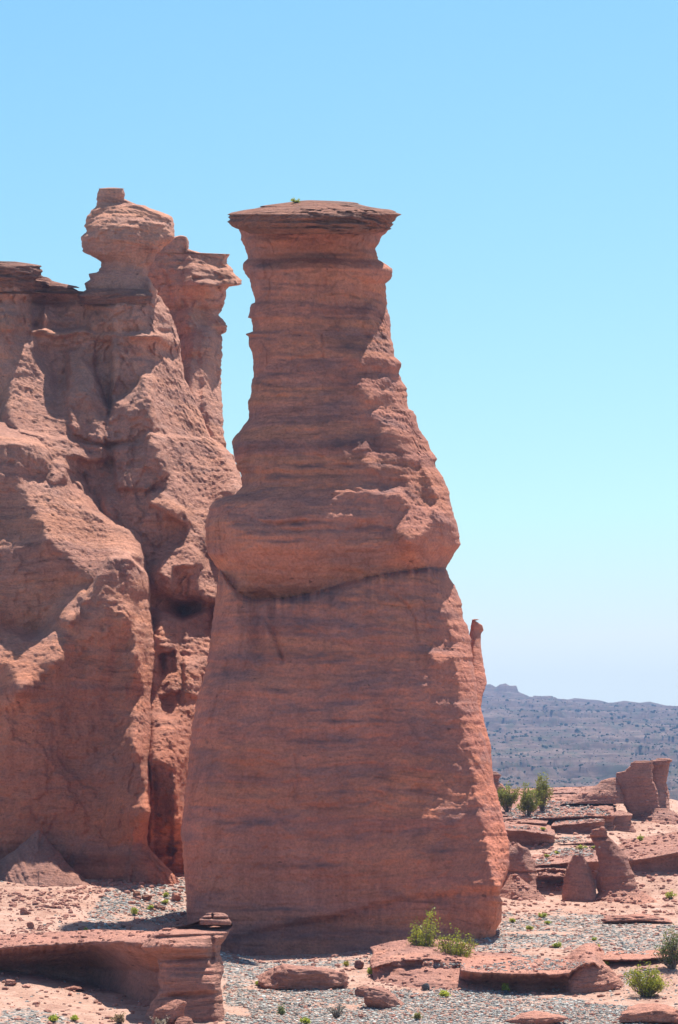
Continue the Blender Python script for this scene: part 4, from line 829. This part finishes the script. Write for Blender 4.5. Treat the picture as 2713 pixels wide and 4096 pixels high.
c = t.mix(1.0, c, t.ramp(t.noise(t.vmul(t.pos, (0.3, 0.15, 0.6)), 1.0, 4, 0.75), [(0.3, 0.6), (0.55, 1.05)]), 'MULTIPLY')
t.done(c, 0.95)
hills = tag(mesh_obj("hills", np.stack([HX, HY, hz], -1).reshape(-1, 3), fc, t.m), kind='structure')

# ------------------------------------------------------------------ haze
def box_mesh(name, lo, hi, mat):
    x0, y0, z0 = lo; x1, y1, z1 = hi
    V = [(x0,y0,z0),(x1,y0,z0),(x1,y1,z0),(x0,y1,z0),(x0,y0,z1),(x1,y0,z1),(x1,y1,z1),(x0,y1,z1)]
    return mesh_obj(name, V, [(0,3,2,1),(4,5,6,7),(0,1,5,4),(1,2,6,5),(2,3,7,6),(3,0,4,7)], mat, smooth_=False)
hm = bpy.data.materials.new("haze_air"); hm.use_nodes = True
hn = hm.node_tree.nodes; hn.remove(hn['Principled BSDF'])
pv = hn.new('ShaderNodeVolumePrincipled'); pv.inputs['Color'].default_value = (0.36, 0.58, 1.0, 1); pv.inputs['Density'].default_value = 0.00026; pv.inputs['Anisotropy'].default_value = 0.0
hm.node_tree.links.new(pv.outputs[0], hn['Material Output'].inputs['Volume'])
haze = tag(box_mesh("haze", (-2600, -60, -12), (2600, 2420, 128), hm), kind='stuff')
# ------------------------------------------------------------------ stones
rng = np.random.RandomState(5)
def ico(sub=0):
    g = (1 + 5 ** 0.5) / 2
    v = [(-1,g,0),(1,g,0),(-1,-g,0),(1,-g,0),(0,-1,g),(0,1,g),(0,-1,-g),(0,1,-g),(g,0,-1),(g,0,1),(-g,0,-1),(-g,0,1)]
    f = [(0,11,5),(0,5,1),(0,1,7),(0,7,10),(0,10,11),(1,5,9),(5,11,4),(11,10,2),(10,7,6),(7,1,8),(3,9,4),(3,4,2),(3,2,6),(3,6,8),(3,8,9),(4,9,5),(2,4,11),(6,2,10),(8,6,7),(9,8,1)]
    v = [np.array(p) / np.linalg.norm(p) for p in v]
    for _ in range(sub):
        c = {}; nf = []
        def mid(a, b):
            k = (min(a, b), max(a, b))
            if k not in c:
                m = v[a] + v[b]; v.append(m / np.linalg.norm(m)); c[k] = len(v) - 1
            return c[k]
        for a, b, d in f:
            x, y, z = mid(a, b), mid(b, d), mid(d, a)
            nf += [(a, x, z), (b, y, x), (d, z, y), (x, y, z)]
        f = nf
    return np.array(v), np.array(f)
def color_attr(o, cols):
    a = o.data.attributes.new('tint', 'FLOAT_COLOR', 'POINT')
    a.data.foreach_set('color', np.concatenate([cols, np.ones((len(cols), 1))], 1).astype(np.float32).ravel())
def tint_mat(name, rough=0.85, spec=0.2, bump=0.4, scale=14.0):
    t = NT(name)
    at = t.n.new('ShaderNodeAttribute'); at.attribute_name = 'tint'
    c = t.mix(1.0, at.outputs['Color'], t.ramp(t.noise(t.pos, scale, 4, 0.7), [(0.3, 0.78), (0.7, 1.18)]), 'MULTIPLY')
    return t.done(c, rough, t.bump(t.noise(t.pos, scale, 4, 0.7), bump, 0.05), spec)
M['stone'] = tint_mat("river_stones")
STONE_C = np.array([(0.31,0.29,0.26),(0.39,0.37,0.33),(0.23,0.22,0.205),(0.49,0.46,0.41),(0.12,0.115,0.11),(0.35,0.25,0.20),(0.66,0.62,0.56),(0.45,0.28,0.21),(0.27,0.28,0.255)])
STONE_P = np.array([.19,.20,.15,.13,.09,.08,.04,.06,.06])
SV, SF = ico(0)
def stones(name, X, Y, Z, S, mat, red=0.0):
    n = len(X)
    jit = 1 + 0.35 * (rng.rand(n, 12, 1) - 0.5)
    V = SV[None] * jit
    sc = np.stack([0.7 + 0.7 * rng.rand(n), 0.6 + 0.6 * rng.rand(n), 0.35 + 0.4 * rng.rand(n)], 1)
    V = V * sc[:, None, :]
    a = rng.rand(n) * 6.283; tl = (rng.rand(n) - 0.5) * 0.7
    ca, sa = np.cos(a)[:, None], np.sin(a)[:, None]; ct, st = np.cos(tl)[:, None], np.sin(tl)[:, None]
    x, y, z = V[..., 0], V[..., 1], V[..., 2]
    y, z = y * ct - z * st, y * st + z * ct
    x, y = x * ca - y * sa, x * sa + y * ca
    V = np.stack([x, y, z], -1) * S[:, None, None] + np.stack([X, Y, Z + S * 0.18], -1)[:, None, :]
    fidx = (np.arange(n) * 12)[:, None, None] + SF[None]
    o = mesh_obj(name, V.reshape(-1, 3), None, mat, faces3=fidx.reshape(-1, 3), smooth_=False)
    ci = rng.choice(len(STONE_C), n, p=STONE_P / STONE_P.sum())
    col = STONE_C[ci] * (0.8 + 0.4 * rng.rand(n, 1))
    rm = rng.rand(n) < red
    col[rm] = np.array((0.40, 0.19, 0.14)) * (0.7 + 0.5 * rng.rand(rm.sum(), 1))
    color_attr(o, np.repeat(col, 12, 0))
    return o
# scatter evenly over the picture, keep what falls on gravel
def scatter(n, x0, x1, y0, y1):
    px = x0 + (x1 - x0) * rng.rand(n); py = y0 + (y1 - y0) * rng.rand(n)
    return px, py
def on_ground(px, py, lo, hi):
    Ys = np.linspace(lo, hi, 64)
    X = (px[:, None] - CX) * Ys / F; Zr = H + (YH - py[:, None]) * Ys / F
    g = ground_z(X, np.broadcast_to(Ys, X.shape)); d = Zr - g
    k = np.argmax(d < 0, 1); ok = (d < 0).any(1) & (k > 0)
    k1 = np.clip(k, 1, 63); r = np.arange(len(px)); f = d[r, k1 - 1] / np.maximum(d[r, k1 - 1] - d[r, k1], 1e-6)
    Yh = Ys[k1 - 1] + f * (Ys[k1] - Ys[k1 - 1])
    Xh = (px - CX) * Yh / F
    return Xh, Yh, ground_z(Xh, Yh), ok
PXs, PYs = [], []
for (n, x0, x1, y0, y1) in ((26000, 880, 2740, 3940, 4130), (13000, 1840, 2740, 3640, 3990), (4000, 860, 1650, 3780, 3960), (4200, -20, 760, 3470, 3740), (2200, -20, 640, 3900, 4130)):
    a, b = scatter(n, x0, x1, y0, y1); PXs.append(a); PYs.append(b)
spx = np.concatenate(PXs); spy = np.concatenate(PYs)
X, Y, Z, ok = on_ground(spx, spy, 58, 122)
gm = gravel_at(X, Y, Z)
pick = rng.rand(len(X))
keep = ok & (pick < 0.06 + 0.9 * gm)
def cover(px, py, y0, y1, nz=0.45):
    """points of the rock shelves under given photo points"""
    dg = bpy.context.evaluated_depsgraph_get(); out = []; org = mathutils.Vector((0, -59, H))
    for a, b in zip(px, py):
        d = mathutils.Vector(((a - CX) / F, 1.0, (YH - b) / F)).normalized()
        o = mathutils.Vector((0, 0, H)) + d * 50
        h, loc, nor, _, ob, _ = SC.ray_cast(dg, o, d)
        if h and nor.z > nz and y0 < loc.y < y1 and ob.name != 'haze': out.append(tuple(loc))
    return np.array(out).reshape(-1, 3)
haze_o = haze; SC.collection.objects.unlink(haze)
sx_, sy_ = [], []
for poly, n in (([(2010,3290),(2030,3240),(2180,3200),(2260,3205),(2420,3235),(2440,3262),(2300,3268),(2080,3275)], 1500), ([(2190,3290),(2430,3268),(2430,3282),(2200,3298)], 220), ([(2180,3420),(2230,3395),(2400,3388),(2400,3425),(2200,3428)], 520), ([(2210,3350),(2340,3345),(2350,3368),(2210,3372)], 260), ([(2140,3440),(2200,3432),(2200,3455),(2140,3458)], 120), ([(2010,3312),(2090,3300),(2200,3325)], 150), ([(1880,3870),(2150,3830),(2350,3850),(2280,3880),(1950,3885)], 900), ([(1700,3850),(1860,3850),(1860,3875),(1700,3870)], 150)):
    a = np.array(poly); qx = a[:, 0].min() + np.ptp(a[:, 0]) * rng.rand(n * 2); qy = a[:, 1].min() + np.ptp(a[:, 1]) * rng.rand(n * 2)
    m = inpoly(qx, qy, poly) & (fbm(qx / 60.0, qy / 22.0, 0, 3, 90) > -0.35); sx_.append(qx[m][:n]); sy_.append(qy[m][:n])
TP = cover(np.concatenate(sx_), np.concatenate(sy_), 60, 156)
SC.collection.objects.link(haze)
GX_, GY_, GZ_ = np.concatenate([X[keep], TP[:, 0]]), np.concatenate([Y[keep], TP[:, 1]]), np.concatenate([Z[keep], TP[:, 2]])
S = (0.018 + 0.055 * rng.rand(len(GX_)) ** 3.2) * np.clip(GY_ / 80.0, 0.9, 1.45)
tag(stones("gravel", GX_, GY_, GZ_, S, M['stone'], 0.14), kind='stuff')
# chips and crumbs of the red rock
qx = np.concatenate([rng.uniform(-20, 760, 1500), rng.uniform(-20, 900, 700), rng.uniform(880, 2740, 1300), rng.uniform(1000, 1900, 500)]); qy = np.concatenate([rng.uniform(3470, 3740, 1500), rng.uniform(3880, 4130, 700), rng.uniform(3640, 4130, 1300), rng.uniform(3800, 3990, 500)])
fa = rng.uniform(760, 2010, 900); fb = np.interp(fa, [760,900,1000,1300,1600,1900,2010], [3690,3785,3812,3800,3770,3735,3708]) + 46 * rng.rand(900) ** 1.8
ga = rng.uniform(-10, 745, 700); gb = np.interp(ga, [0,150,300,480,600,745], [3560,3600,3560,3500,3475,3470]) + 50 * rng.rand(700) ** 1.6
qx = np.concatenate([qx, fa, ga]); qy = np.concatenate([qy, fb, gb])
X, Y, Z, ok = on_ground(qx, qy, 58, 122)
X, Y, Z = X[ok], Y[ok], Z[ok]
SC.collection.objects.unlink(haze)
rx = np.concatenate([rng.uniform(2000, 2720, 2600), rng.uniform(-10, 700, 350), rng.uniform(1480, 2500, 700)]); ry = np.concatenate([rng.uniform(3150, 3660, 2600), rng.uniform(3715, 3790, 350), rng.uniform(3780, 3960, 700)])
RP = cover(rx, ry, 60, 158, 0.72)
SC.collection.objects.link(haze)
X, Y, Z = np.concatenate([X, RP[:, 0]]), np.concatenate([Y, RP[:, 1]]), np.concatenate([Z, RP[:, 2]])
tag(stones("rubble", X, Y, Z, (0.022 + 0.12 * rng.rand(len(X)) ** 4.5) * np.clip(Y / 85.0, 0.8, 1.3), M['stone'], 1.0), kind='stuff')

# ------------------------------------------------------------------ boulders, each a thing
BV, BF = ico(4)
M['boulder'] = M['ledge']
def boulder(name, px, py, wpx, hpx, label, cat="boulder", seed=1, mat=None, flat=0.8, sink=0.25, group=None, at=None, lean=0.0):
    X0, Y0, Z0 = at if at is not None else place(px, py)
    k = Y0 / F
    w = wpx * k * 0.5; h = hpx * k
    v = BV.copy(); n = fbm(v[:, 0] * 0.9 + seed, v[:, 1] * 0.9, v[:, 2] * 0.9, 4, seed, 0.55)
    # faceted: flatten against random planes
    rs = np.random.RandomState(seed)
    for _ in range(11):
        d = rs.normal(size=3); d /= np.linalg.norm(d); c = 0.55 + 0.25 * rs.rand()
        pr = v @ d; v = v - np.outer(np.maximum(pr - c, 0) * 0.9, d)
    v = v * (1 + 0.16 * n)[:, None]
    v = v * (1 + 0.05 * perlin(v[:, 0] * 0.8, v[:, 1] * 0.8, np.floor(v[:, 2] * 6.0 + 0.6 * n) * 3.3, seed) + 0.045 * fbm(v[:, 0] * 4, v[:, 1] * 4, v[:, 2] * 6, 3, seed))[:, None]
    v = v / np.abs(v).max(0)
    V = np.stack([X0 + v[:, 0] * w + lean * v[:, 2] * w, Y0 + v[:, 1] * w * flat, Z0 + (v[:, 2] * (0.5 + sink * 0.5) + 0.5 - sink * 0.5) * h], 1)
    return tag(mesh_obj(name, V, None, mat or M['boulder'], faces3=BF, smooth_=True), label, cat, group)
boulder("boulder", 668, 4080, 150, 112, "angular red boulder leaning on the foot of the overhanging block", seed=3, at=(*[(-688.0)*61.0/F, 61.0], H + (YH - 4104) * 61.0 / F), lean=0.25)
boulder("boulder", 735, 4100, 90, 50, "low cracked red rock beside the angular boulder under the block", seed=4, at=((745 - CX) * 60.7 / F, 60.7, H + (YH - 4114) * 60.7 / F))
boulder("rock_mound", 1185, 3948, 430, 92, "long flat pale red rock mound at the brink of the tower's shadow", "rock mound", seed=31, flat=0.9, sink=0.45)
boulder("rock_slab", 2550, 3694, 310, 44, "thin sunlit red slab lying at the back edge of the gravel flat", "rock slab", seed=32, flat=0.8, sink=0.35)
boulder("rock_slab", 2590, 4092, 290, 74, "red slab with a shaded hollow near the lower frame edge under the round bush", "rock slab", seed=33, flat=0.9, sink=0.40)
boulder("rock_slab", 2145, 4094, 260, 46, "low broken red slab in the gravel near the frame's lower edge", "rock slab", seed=34, flat=0.9, sink=0.45)
boulder("boulder", 1520, 4030, 175, 92, "jagged split red rock with slanting flakes, lone on the gravel wash", seed=6, lean=-0.3)
boulder("boulder", 1460, 3990, 85, 40, "small flaky red rock touching the upper side of the split rock", seed=7)
boulder("boulder", 1437, 3878, 40, 36, "small squared red stone at the end of the flat mound by the shadow's brink", seed=8)
boulder("boulder", 1370, 3905, 30, 26, "dark thumb-sized red stone in the notch of the flat mound", seed=9)
boulder("boulder", 550, 3592, 38, 28, "dark brown block upslope behind the ledge, the left-leaning one of the pair", seed=10, mat=M['cap'])
boulder("boulder", 588, 3603, 46, 24, "dark brown flat block resting against its taller neighbour behind the ledge", seed=11, mat=M['cap'])
boulder("boulder", 640, 3640, 70, 18, "thin tilted dark slab on the slope near the tower's shaded corner", seed=12, mat=M['cap'])
boulder("boulder", 705, 3605, 40, 34, "upright rust-coloured slab against the tower's shaded base corner", seed=13)
boulder("boulder", 505, 3712, 50, 22, "dark red block peeping over the middle of the low ledge", seed=14)
boulder("boulder", 100, 3660, 40, 30, "brown lump on the pale slope under the shaded scree", seed=15)
boulder("boulder", 120, 3715, 36, 26, "brown lump close above the low ledge, below its paler twin", seed=16)
boulder("boulder", 45, 3945, 50, 22, "small dark-sided rock on the sandy ground below the low ledge", seed=17)
boulder("boulder", 300, 3960, 95, 20, "thin layered red slab lying on the sandy ground below the low ledge", seed=18)
boulder("boulder", 1704, 3962, 34, 30, "dark grey squarish stone on the wash below the twin bushes", seed=19, mat=M['stone'])
boulder("boulder", 2026, 3978, 22, 16, "black stone at the brink of the hollow bank", seed=20, mat=M['stone'])
boulder("boulder", 2385, 3806, 22, 12, "dark rounded stone on the gravel flat above the undercut shelf", seed=21, mat=M['stone'])
for o in bpy.data.objects:
    if o.type == 'MESH' and o.name.startswith('boulder') and o.data.materials[0] == M['stone']: color_attr(o, np.repeat(np.array([[0.10, 0.10, 0.10]]), len(o.data.vertices), 0))

# ------------------------------------------------------------------ plants
M['leaf'] = tint_mat("creosote_leaves", 0.55, 0.35, 0.0, 5.0)
lt = M['leaf'].node_tree; lb = lt.nodes['Principled BSDF']
tr_ = lt.nodes.new('ShaderNodeBsdfTranslucent'); mxs = lt.nodes.new('ShaderNodeMixShader'); mxs.inputs[0].default_value = 0.38
at_ = lt.nodes.new('ShaderNodeAttribute'); at_.attribute_name = 'tint'; lt.links.new(at_.outputs['Color'], tr_.inputs[0])
lt.links.new(lb.outputs[0], mxs.inputs[1]); lt.links.new(tr_.outputs[0], mxs.inputs[2]); lt.links.new(mxs.outputs[0], lt.nodes['Material Output'].inputs['Surface'])
M['twig'] = tint_mat("grey_twigs", 0.9, 0.1, 0.2)
def tube(pts, r0, r1, nseg=5):
    pts = np.array(pts, float); n = len(pts); V = []
    for i in range(n):
        d = pts[min(i + 1, n - 1)] - pts[max(i - 1, 0)]; d /= np.linalg.norm(d) + 1e-9
        u = np.cross(d, (0.3, 0.9, 0.2)); u /= np.linalg.norm(u) + 1e-9; w = np.cross(d, u)
        r = r0 + (r1 - r0) * i / (n - 1)
        for k in range(nseg):
            a = 6.2832 * k / nseg; V.append(pts[i] + r * (np.cos(a) * u + np.sin(a) * w))
    Fq = []
    for i in range(n - 1):
        for k in range(nseg):
            a = i * nseg + k; b = i * nseg + (k + 1) % nseg
            Fq.append((a, b, b + nseg, a + nseg))
    return np.array(V), np.array(Fq)
def shrub(px, py, wpx, hpx, label, seed=1, lobes=None, leaves=3600, at=None, col=((0.20, 0.22, 0.018), (0.43, 0.43, 0.05)), leaf=0.027, dead=0.25, name="shrub", cat="bush", group=None, stems=26):
    rs = np.random.RandomState(seed)
    X0, Y0, Z0 = at if at is not None else place(px, py)
    k = Y0 / F; w = wpx * k * 0.5; h = hpx * k
    root = empty(name, (X0, Y0, Z0), label, cat, group)
    if lobes is None: lobes = [(-0.35, 0.62, 0.5), (0.3, 0.7, 0.55), (0.0, 0.85, 0.4), (0.55, 0.45, 0.4), (-0.6, 0.4, 0.35)]
    tips = []; TV, TF = [], []; off = 0; dry_v, dry_f = [], []
    for i in range(stems):
        lb_ = lobes[rs.randint(len(lobes))]
        tgt = np.array([lb_[0] * w + rs.normal() * lb_[2] * w * 0.42, rs.normal() * w * 0.42, max(0.2, lb_[1] + rs.normal() * lb_[2] * 0.28) * h])
        tgt[2] = min(tgt[2], h * 1.0)
        p0 = np.array([rs.normal() * w * 0.10, rs.normal() * w * 0.10, -0.05])
        mid = p0 * 0.4 + tgt * 0.55 + rs.normal(size=3) * 0.07 * h; mid[2] = tgt[2] * 0.45
        ts = np.linspace(0, 1, 7)[:, None]
        c = (1 - ts) ** 2 * p0 + 2 * ts * (1 - ts) * mid + ts ** 2 * tgt + rs.normal(size=(7, 3)) * 0.012 * h
        V, Fq = tube(c, 0.016 + 0.008 * rs.rand(), 0.004); TV.append(V); TF.append(Fq + off); off += len(V)
        tips.append(c)
        for j in range(4):                                   # side twigs
            a = c[rs.randint(2, 6)]; b = a + np.array([rs.normal() * 0.16 * w, rs.normal() * 0.16 * w, abs(rs.normal()) * 0.16 * h])
            m = (a + b) / 2 + rs.normal(size=3) * 0.03 * h
            V, Fq = tube([a, m, b], 0.006, 0.003, 4); TV.append(V); TF.append(Fq + off); off += len(V)
            if rs.rand() > dead: tips.append(np.array([a, m, b]))
    TV = np.concatenate(TV) + (X0, Y0, Z0); so = mesh_obj("stem", TV, np.concatenate(TF), M['twig']); settle(so, root)
    color_attr(so, np.repeat(np.array([[0.17, 0.13, 0.10]]), len(TV), 0) * (0.8 + 0.4 * rs.rand(len(TV), 1)))
    # leaves along the outer part of the twigs, in small sprays
    n = leaves; ci = rs.randint(len(tips), size=n)
    P = np.zeros((n, 3)); Cc = np.zeros((n, 3))
    shade = 0.75 + 0.5 * rs.rand(len(tips))
    for i in range(n):
        c = tips[ci[i]]; u = (0.42 + 0.58 * rs.rand() ** 0.6) * (len(c) - 1); a = int(min(u, len(c) - 2)); f = u - a
        P[i] = c[a] * (1 - f) + c[a + 1] * f
    P += rs.normal(size=(n, 3)) * np.array([0.05, 0.05, 0.045]) * (0.5 + 0.5 * h)
    P[:, 2] = np.maximum(P[:, 2], 0.05)
    mixv = rs.rand(n, 1) * 0.7 + 0.3 * (rs.rand(len(tips))[ci])[:, None]
    cols = (np.array(col[0]) * (1 - mixv) + np.array(col[1]) * mixv) * shade[ci][:, None]
    nrm_ = rs.normal(size=(n, 3)); nrm_ /= np.linalg.norm(nrm_, axis=1)[:, None]
    u = np.cross(nrm_, rs.normal(size=(n, 3))); u /= np.linalg.norm(u, axis=1)[:, None]; v = np.cross(nrm_, u)
    sz = leaf * (0.6 + 0.8 * rs.rand(n, 1)); Pw = P + (X0, Y0, Z0)
    q = np.stack([Pw - u * sz * 1.3, Pw - v * sz * 0.6, Pw + u * sz * 1.3, Pw + v * sz * 0.6], 1).reshape(-1, 3)
    fo = mesh_obj("foliage", q, np.arange(4 * n).reshape(-1, 4), M['leaf'], smooth_=False); settle(fo, root)
    color_attr(fo, np.repeat(cols, 4, 0))
    return root
shrub(1690, 3850, 165, 205, "tall bright green bush with bare twigs at the tower's sunny foot", seed=2, lobes=[(-0.55,0.55,0.42),(-0.2,0.5,0.45),(0.3,0.62,0.5),(0.45,0.92,0.25),(0.2,0.4,0.5)], leaves=3000, stems=40)
shrub(1822, 3868, 190, 175, "looser green bush with a dry twiggy flank, just beside the tall bright one", seed=5, lobes=[(-0.45,0.62,0.45),(-0.1,0.75,0.35),(0.1,0.5,0.4),(0.7,0.55,0.35)], leaves=2300, stems=38, dead=0.5)
shrub(2575, 3990, 190, 150, "round green bush growing below the undercut shelf", seed=7, lobes=[(-0.4,0.6,0.5),(0.1,0.75,0.5),(0.5,0.5,0.45),(0.75,0.35,0.3)], leaves=3000, stems=40)
shrub(2690, 3880, 130, 180, "thin grey-green bush standing on the brink of the undercut shelf at the frame's edge", seed=9, leaves=1700, stems=30, dead=0.6, col=((0.14, 0.165, 0.05), (0.25, 0.27, 0.09)))
def on_shelf(px, py, y0=60, y1=158):
    r = cover(np.array([px, px + 6, px - 6, px]), np.array([py, py + 4, py + 4, py + 10]), y0, y1, 0.2)
    return tuple(r[0]) if len(r) else place(px, py)
SC.collection.objects.unlink(haze)
A1 = on_shelf(2030, 3248); A2 = on_shelf(2120, 3256); A3 = on_shelf(2165, 3238)
CAPT = cover(np.linspace(1165, 1195, 6), np.full(6, 812.0), 90, 110, 0.05)
SC.collection.objects.link(haze)
shrub(0, 0, 95, 135, "olive green bush on the upper terrace, the one nearest the tower", seed=11, at=A1, leaves=2600, leaf=0.045, col=((0.17, 0.19, 0.03), (0.33, 0.34, 0.06)), lobes=[(-0.5,0.55,0.4),(0.1,0.75,0.4),(0.5,0.6,0.4)])
shrub(0, 0, 110, 130, "broad olive bush in the middle of the upper terrace trio", seed=12, at=A2, leaves=2600, leaf=0.045, col=((0.17, 0.19, 0.03), (0.33, 0.34, 0.06)))
shrub(0, 0, 95, 142, "tallest olive bush on the upper terrace, farthest from the tower", seed=13, at=A3, leaves=2600, leaf=0.045, col=((0.18, 0.19, 0.03), (0.36, 0.36, 0.06)), lobes=[(0.0,0.8,0.5),(0.4,0.75,0.4),(-0.3,0.5,0.4)])
TUFTC = ((0.32, 0.37, 0.04), (0.52, 0.53, 0.08))
def tuft(px, py, wpx, hpx, label, seed, at=None, col=TUFTC, leaves=420, name="grass_tuft", cat="plant"):
    return shrub(px, py, wpx, hpx, label, seed=seed, at=at, col=col, leaves=leaves, stems=12, leaf=0.028, name=name, cat=cat, lobes=[(-0.4, 0.6, 0.5), (0.4, 0.6, 0.5), (0, 0.8, 0.5)])
tuft(2050, 3690, 36, 16, "bright green tuft on the gravel by the tower's sunny corner", 31)
tuft(2117, 3722, 32, 16, "small green tuft below the bright one on the gravel flat", 32)
tuft(2170, 3672, 56, 18, "yellowish tuft with dry stalks at the back rim of the gravel flat", 33)
tuft(2190, 3697, 24, 12, "tiny yellow-green tuft under the rim tuft with dry stalks", 34)
tuft(2228, 3793, 36, 20, "lime tuft at the upper rim of the hollow bank", 35)
tuft(2382, 3803, 44, 22, "yellow flowering tuft on the gravel flat above the red bank's end", 36, col=((0.34, 0.32, 0.03), (0.52, 0.46, 0.06)))
tuft(2376, 3763, 18, 12, "tiny lime tuft beyond the yellow flowering one", 37)
tuft(2018, 3966, 56, 30, "pale green tuft at the hollow bank's foot", 38)
tuft(1780, 3990, 50, 24, "lime tuft on the wash under the twin bushes", 39)
tuft(1672, 4078, 36, 26, "straw-green tuft on the wash below the split rock", 40, col=((0.22, 0.22, 0.06), (0.36, 0.33, 0.10)))
tuft(1225, 4098, 44, 26, "yellow-green tuft cut by the frame's bottom edge", 41)
tuft(1127, 4062, 32, 36, "pale grey-green tuft in the middle of the gravel wash", 42, col=((0.22, 0.25, 0.10), (0.33, 0.36, 0.15)))
tuft(1350, 4075, 84, 60, "grey dry twig clump on the wash beside the split rock", 43, col=((0.22, 0.20, 0.17), (0.32, 0.29, 0.24)), leaves=260, name="dry_bush", cat="dry plant")
tuft(1482, 3902, 26, 24, "fresh green tuft at the tip of the flat mound", 44)
tuft(1387, 3868, 18, 20, "yellow tuft on the brink of the tower's shadow", 45, col=((0.34, 0.30, 0.04), (0.46, 0.40, 0.07)))
tuft(1035, 3946, 34, 14, "yellow-green tuft between wash and flat mound, near the overhanging block", 46)
tuft(536, 3662, 28, 32, "fresh green tuft on the pebbly slope behind the low ledge", 47)
tuft(660, 3617, 30, 18, "yellowish green tuft uphill by the tower's shaded corner", 48)
tuft(663, 3590, 22, 18, "small green tuft above the yellowish one uphill", 49)
tuft(605, 3640, 24, 18, "pale tuft between the green ones on the slope", 50)
tuft(345, 3724, 10, 10, "speck of green on the brink of the low ledge", 51, leaves=120)
tuft(215, 4090, 60, 24, "yellow-green tuft among pebbles below the low ledge", 52)
tuft(297, 4086, 24, 20, "small lime tuft beside the wider one among pebbles", 53)
tuft(480, 4094, 70, 34, "straw-coloured dry grass by the foot of the overhanging block", 54, col=((0.36, 0.27, 0.15), (0.48, 0.37, 0.22)), name="dry_bush", cat="dry plant")
tuft(645, 4110, 90, 50, "bleached dry twig clump before the angular boulder", 55, col=((0.36, 0.30, 0.22), (0.48, 0.40, 0.30)), leaves=260, name="dry_bush", cat="dry plant")
tuft(2423, 3868, 26, 20, "lime tuft in the dark notch beside the round green bush", 56)
tuft(2680, 3598, 60, 36, "green tuft with a bare stalk by the terrace wall at the frame's edge", 57)
if len(CAPT): tuft(0, 0, 50, 16, "yellow-green plant growing on top of the tower's caprock", 58, at=tuple(CAPT[len(CAPT) // 2]))
SC.collection.objects.unlink(haze)
for (a, b, w, h, lab, sd) in ((2320, 3392, 60, 16, "lime tuft on the pebbled tread behind the pointed fin", 60), (2375, 3396, 26, 10, "small lime tuft touching the capped pinnacle's neck", 61), (2225, 3412, 24, 10, "small lime tuft near the pebbled tread's end", 62), (2562, 3364, 26, 22, "green tuft on the scree slope under the small butte", 63), (2172, 3320, 24, 10, "yellow tuft on the brink of the terrace ledge nearest the tower", 64), (2187, 3430, 22, 12, "lime tuft beside the little red stone on the lower tread", 65), (2300, 3215, 26, 24, "grey-green tuft on the upper terrace's pebbles", 66)):
    tuft(0, 0, w, h, lab, sd, at=on_shelf(a, b))
# scrub on the far hillside, too far and too many to tell apart
n = 9000
ix = rng.randint(80, len(hx) - 41, n); iy = (rng.rand(n) ** 1.15 * (len(hy) - 40)).astype(int)
sxp = HX[iy, ix]; syp = HY[iy, ix]; szp = hz[iy, ix]
Sx = (0.20 + 0.62 * rng.rand(n) ** 3.0) * (0.6 + 0.7 * smooth(-0.3, 0.4, fbm(sxp / 40.0, syp / 60.0, 0, 3, 95))) * np.clip(syp / 1100.0, 0.8, 1.4)
V = (SV[None] * (1 + 0.5 * (rng.rand(n, 12, 1) - 0.5))) * np.array([1.1, 1.1, 0.85]) * Sx[:, None, None] + np.stack([sxp, syp, szp + Sx * 0.45], 1)[:, None, :]
sc_o = tag(mesh_obj("scrub", V.reshape(-1, 3), None, M['twig'], faces3=((np.arange(n) * 12)[:, None, None] + SF[None]).reshape(-1, 3), smooth_=False), kind='stuff')
color_attr(sc_o, np.repeat(np.array([[0.035, 0.05, 0.022]]) * (0.7 + 0.8 * rng.rand(n, 1)), 12, 0))
SC.collection.objects.link(haze)
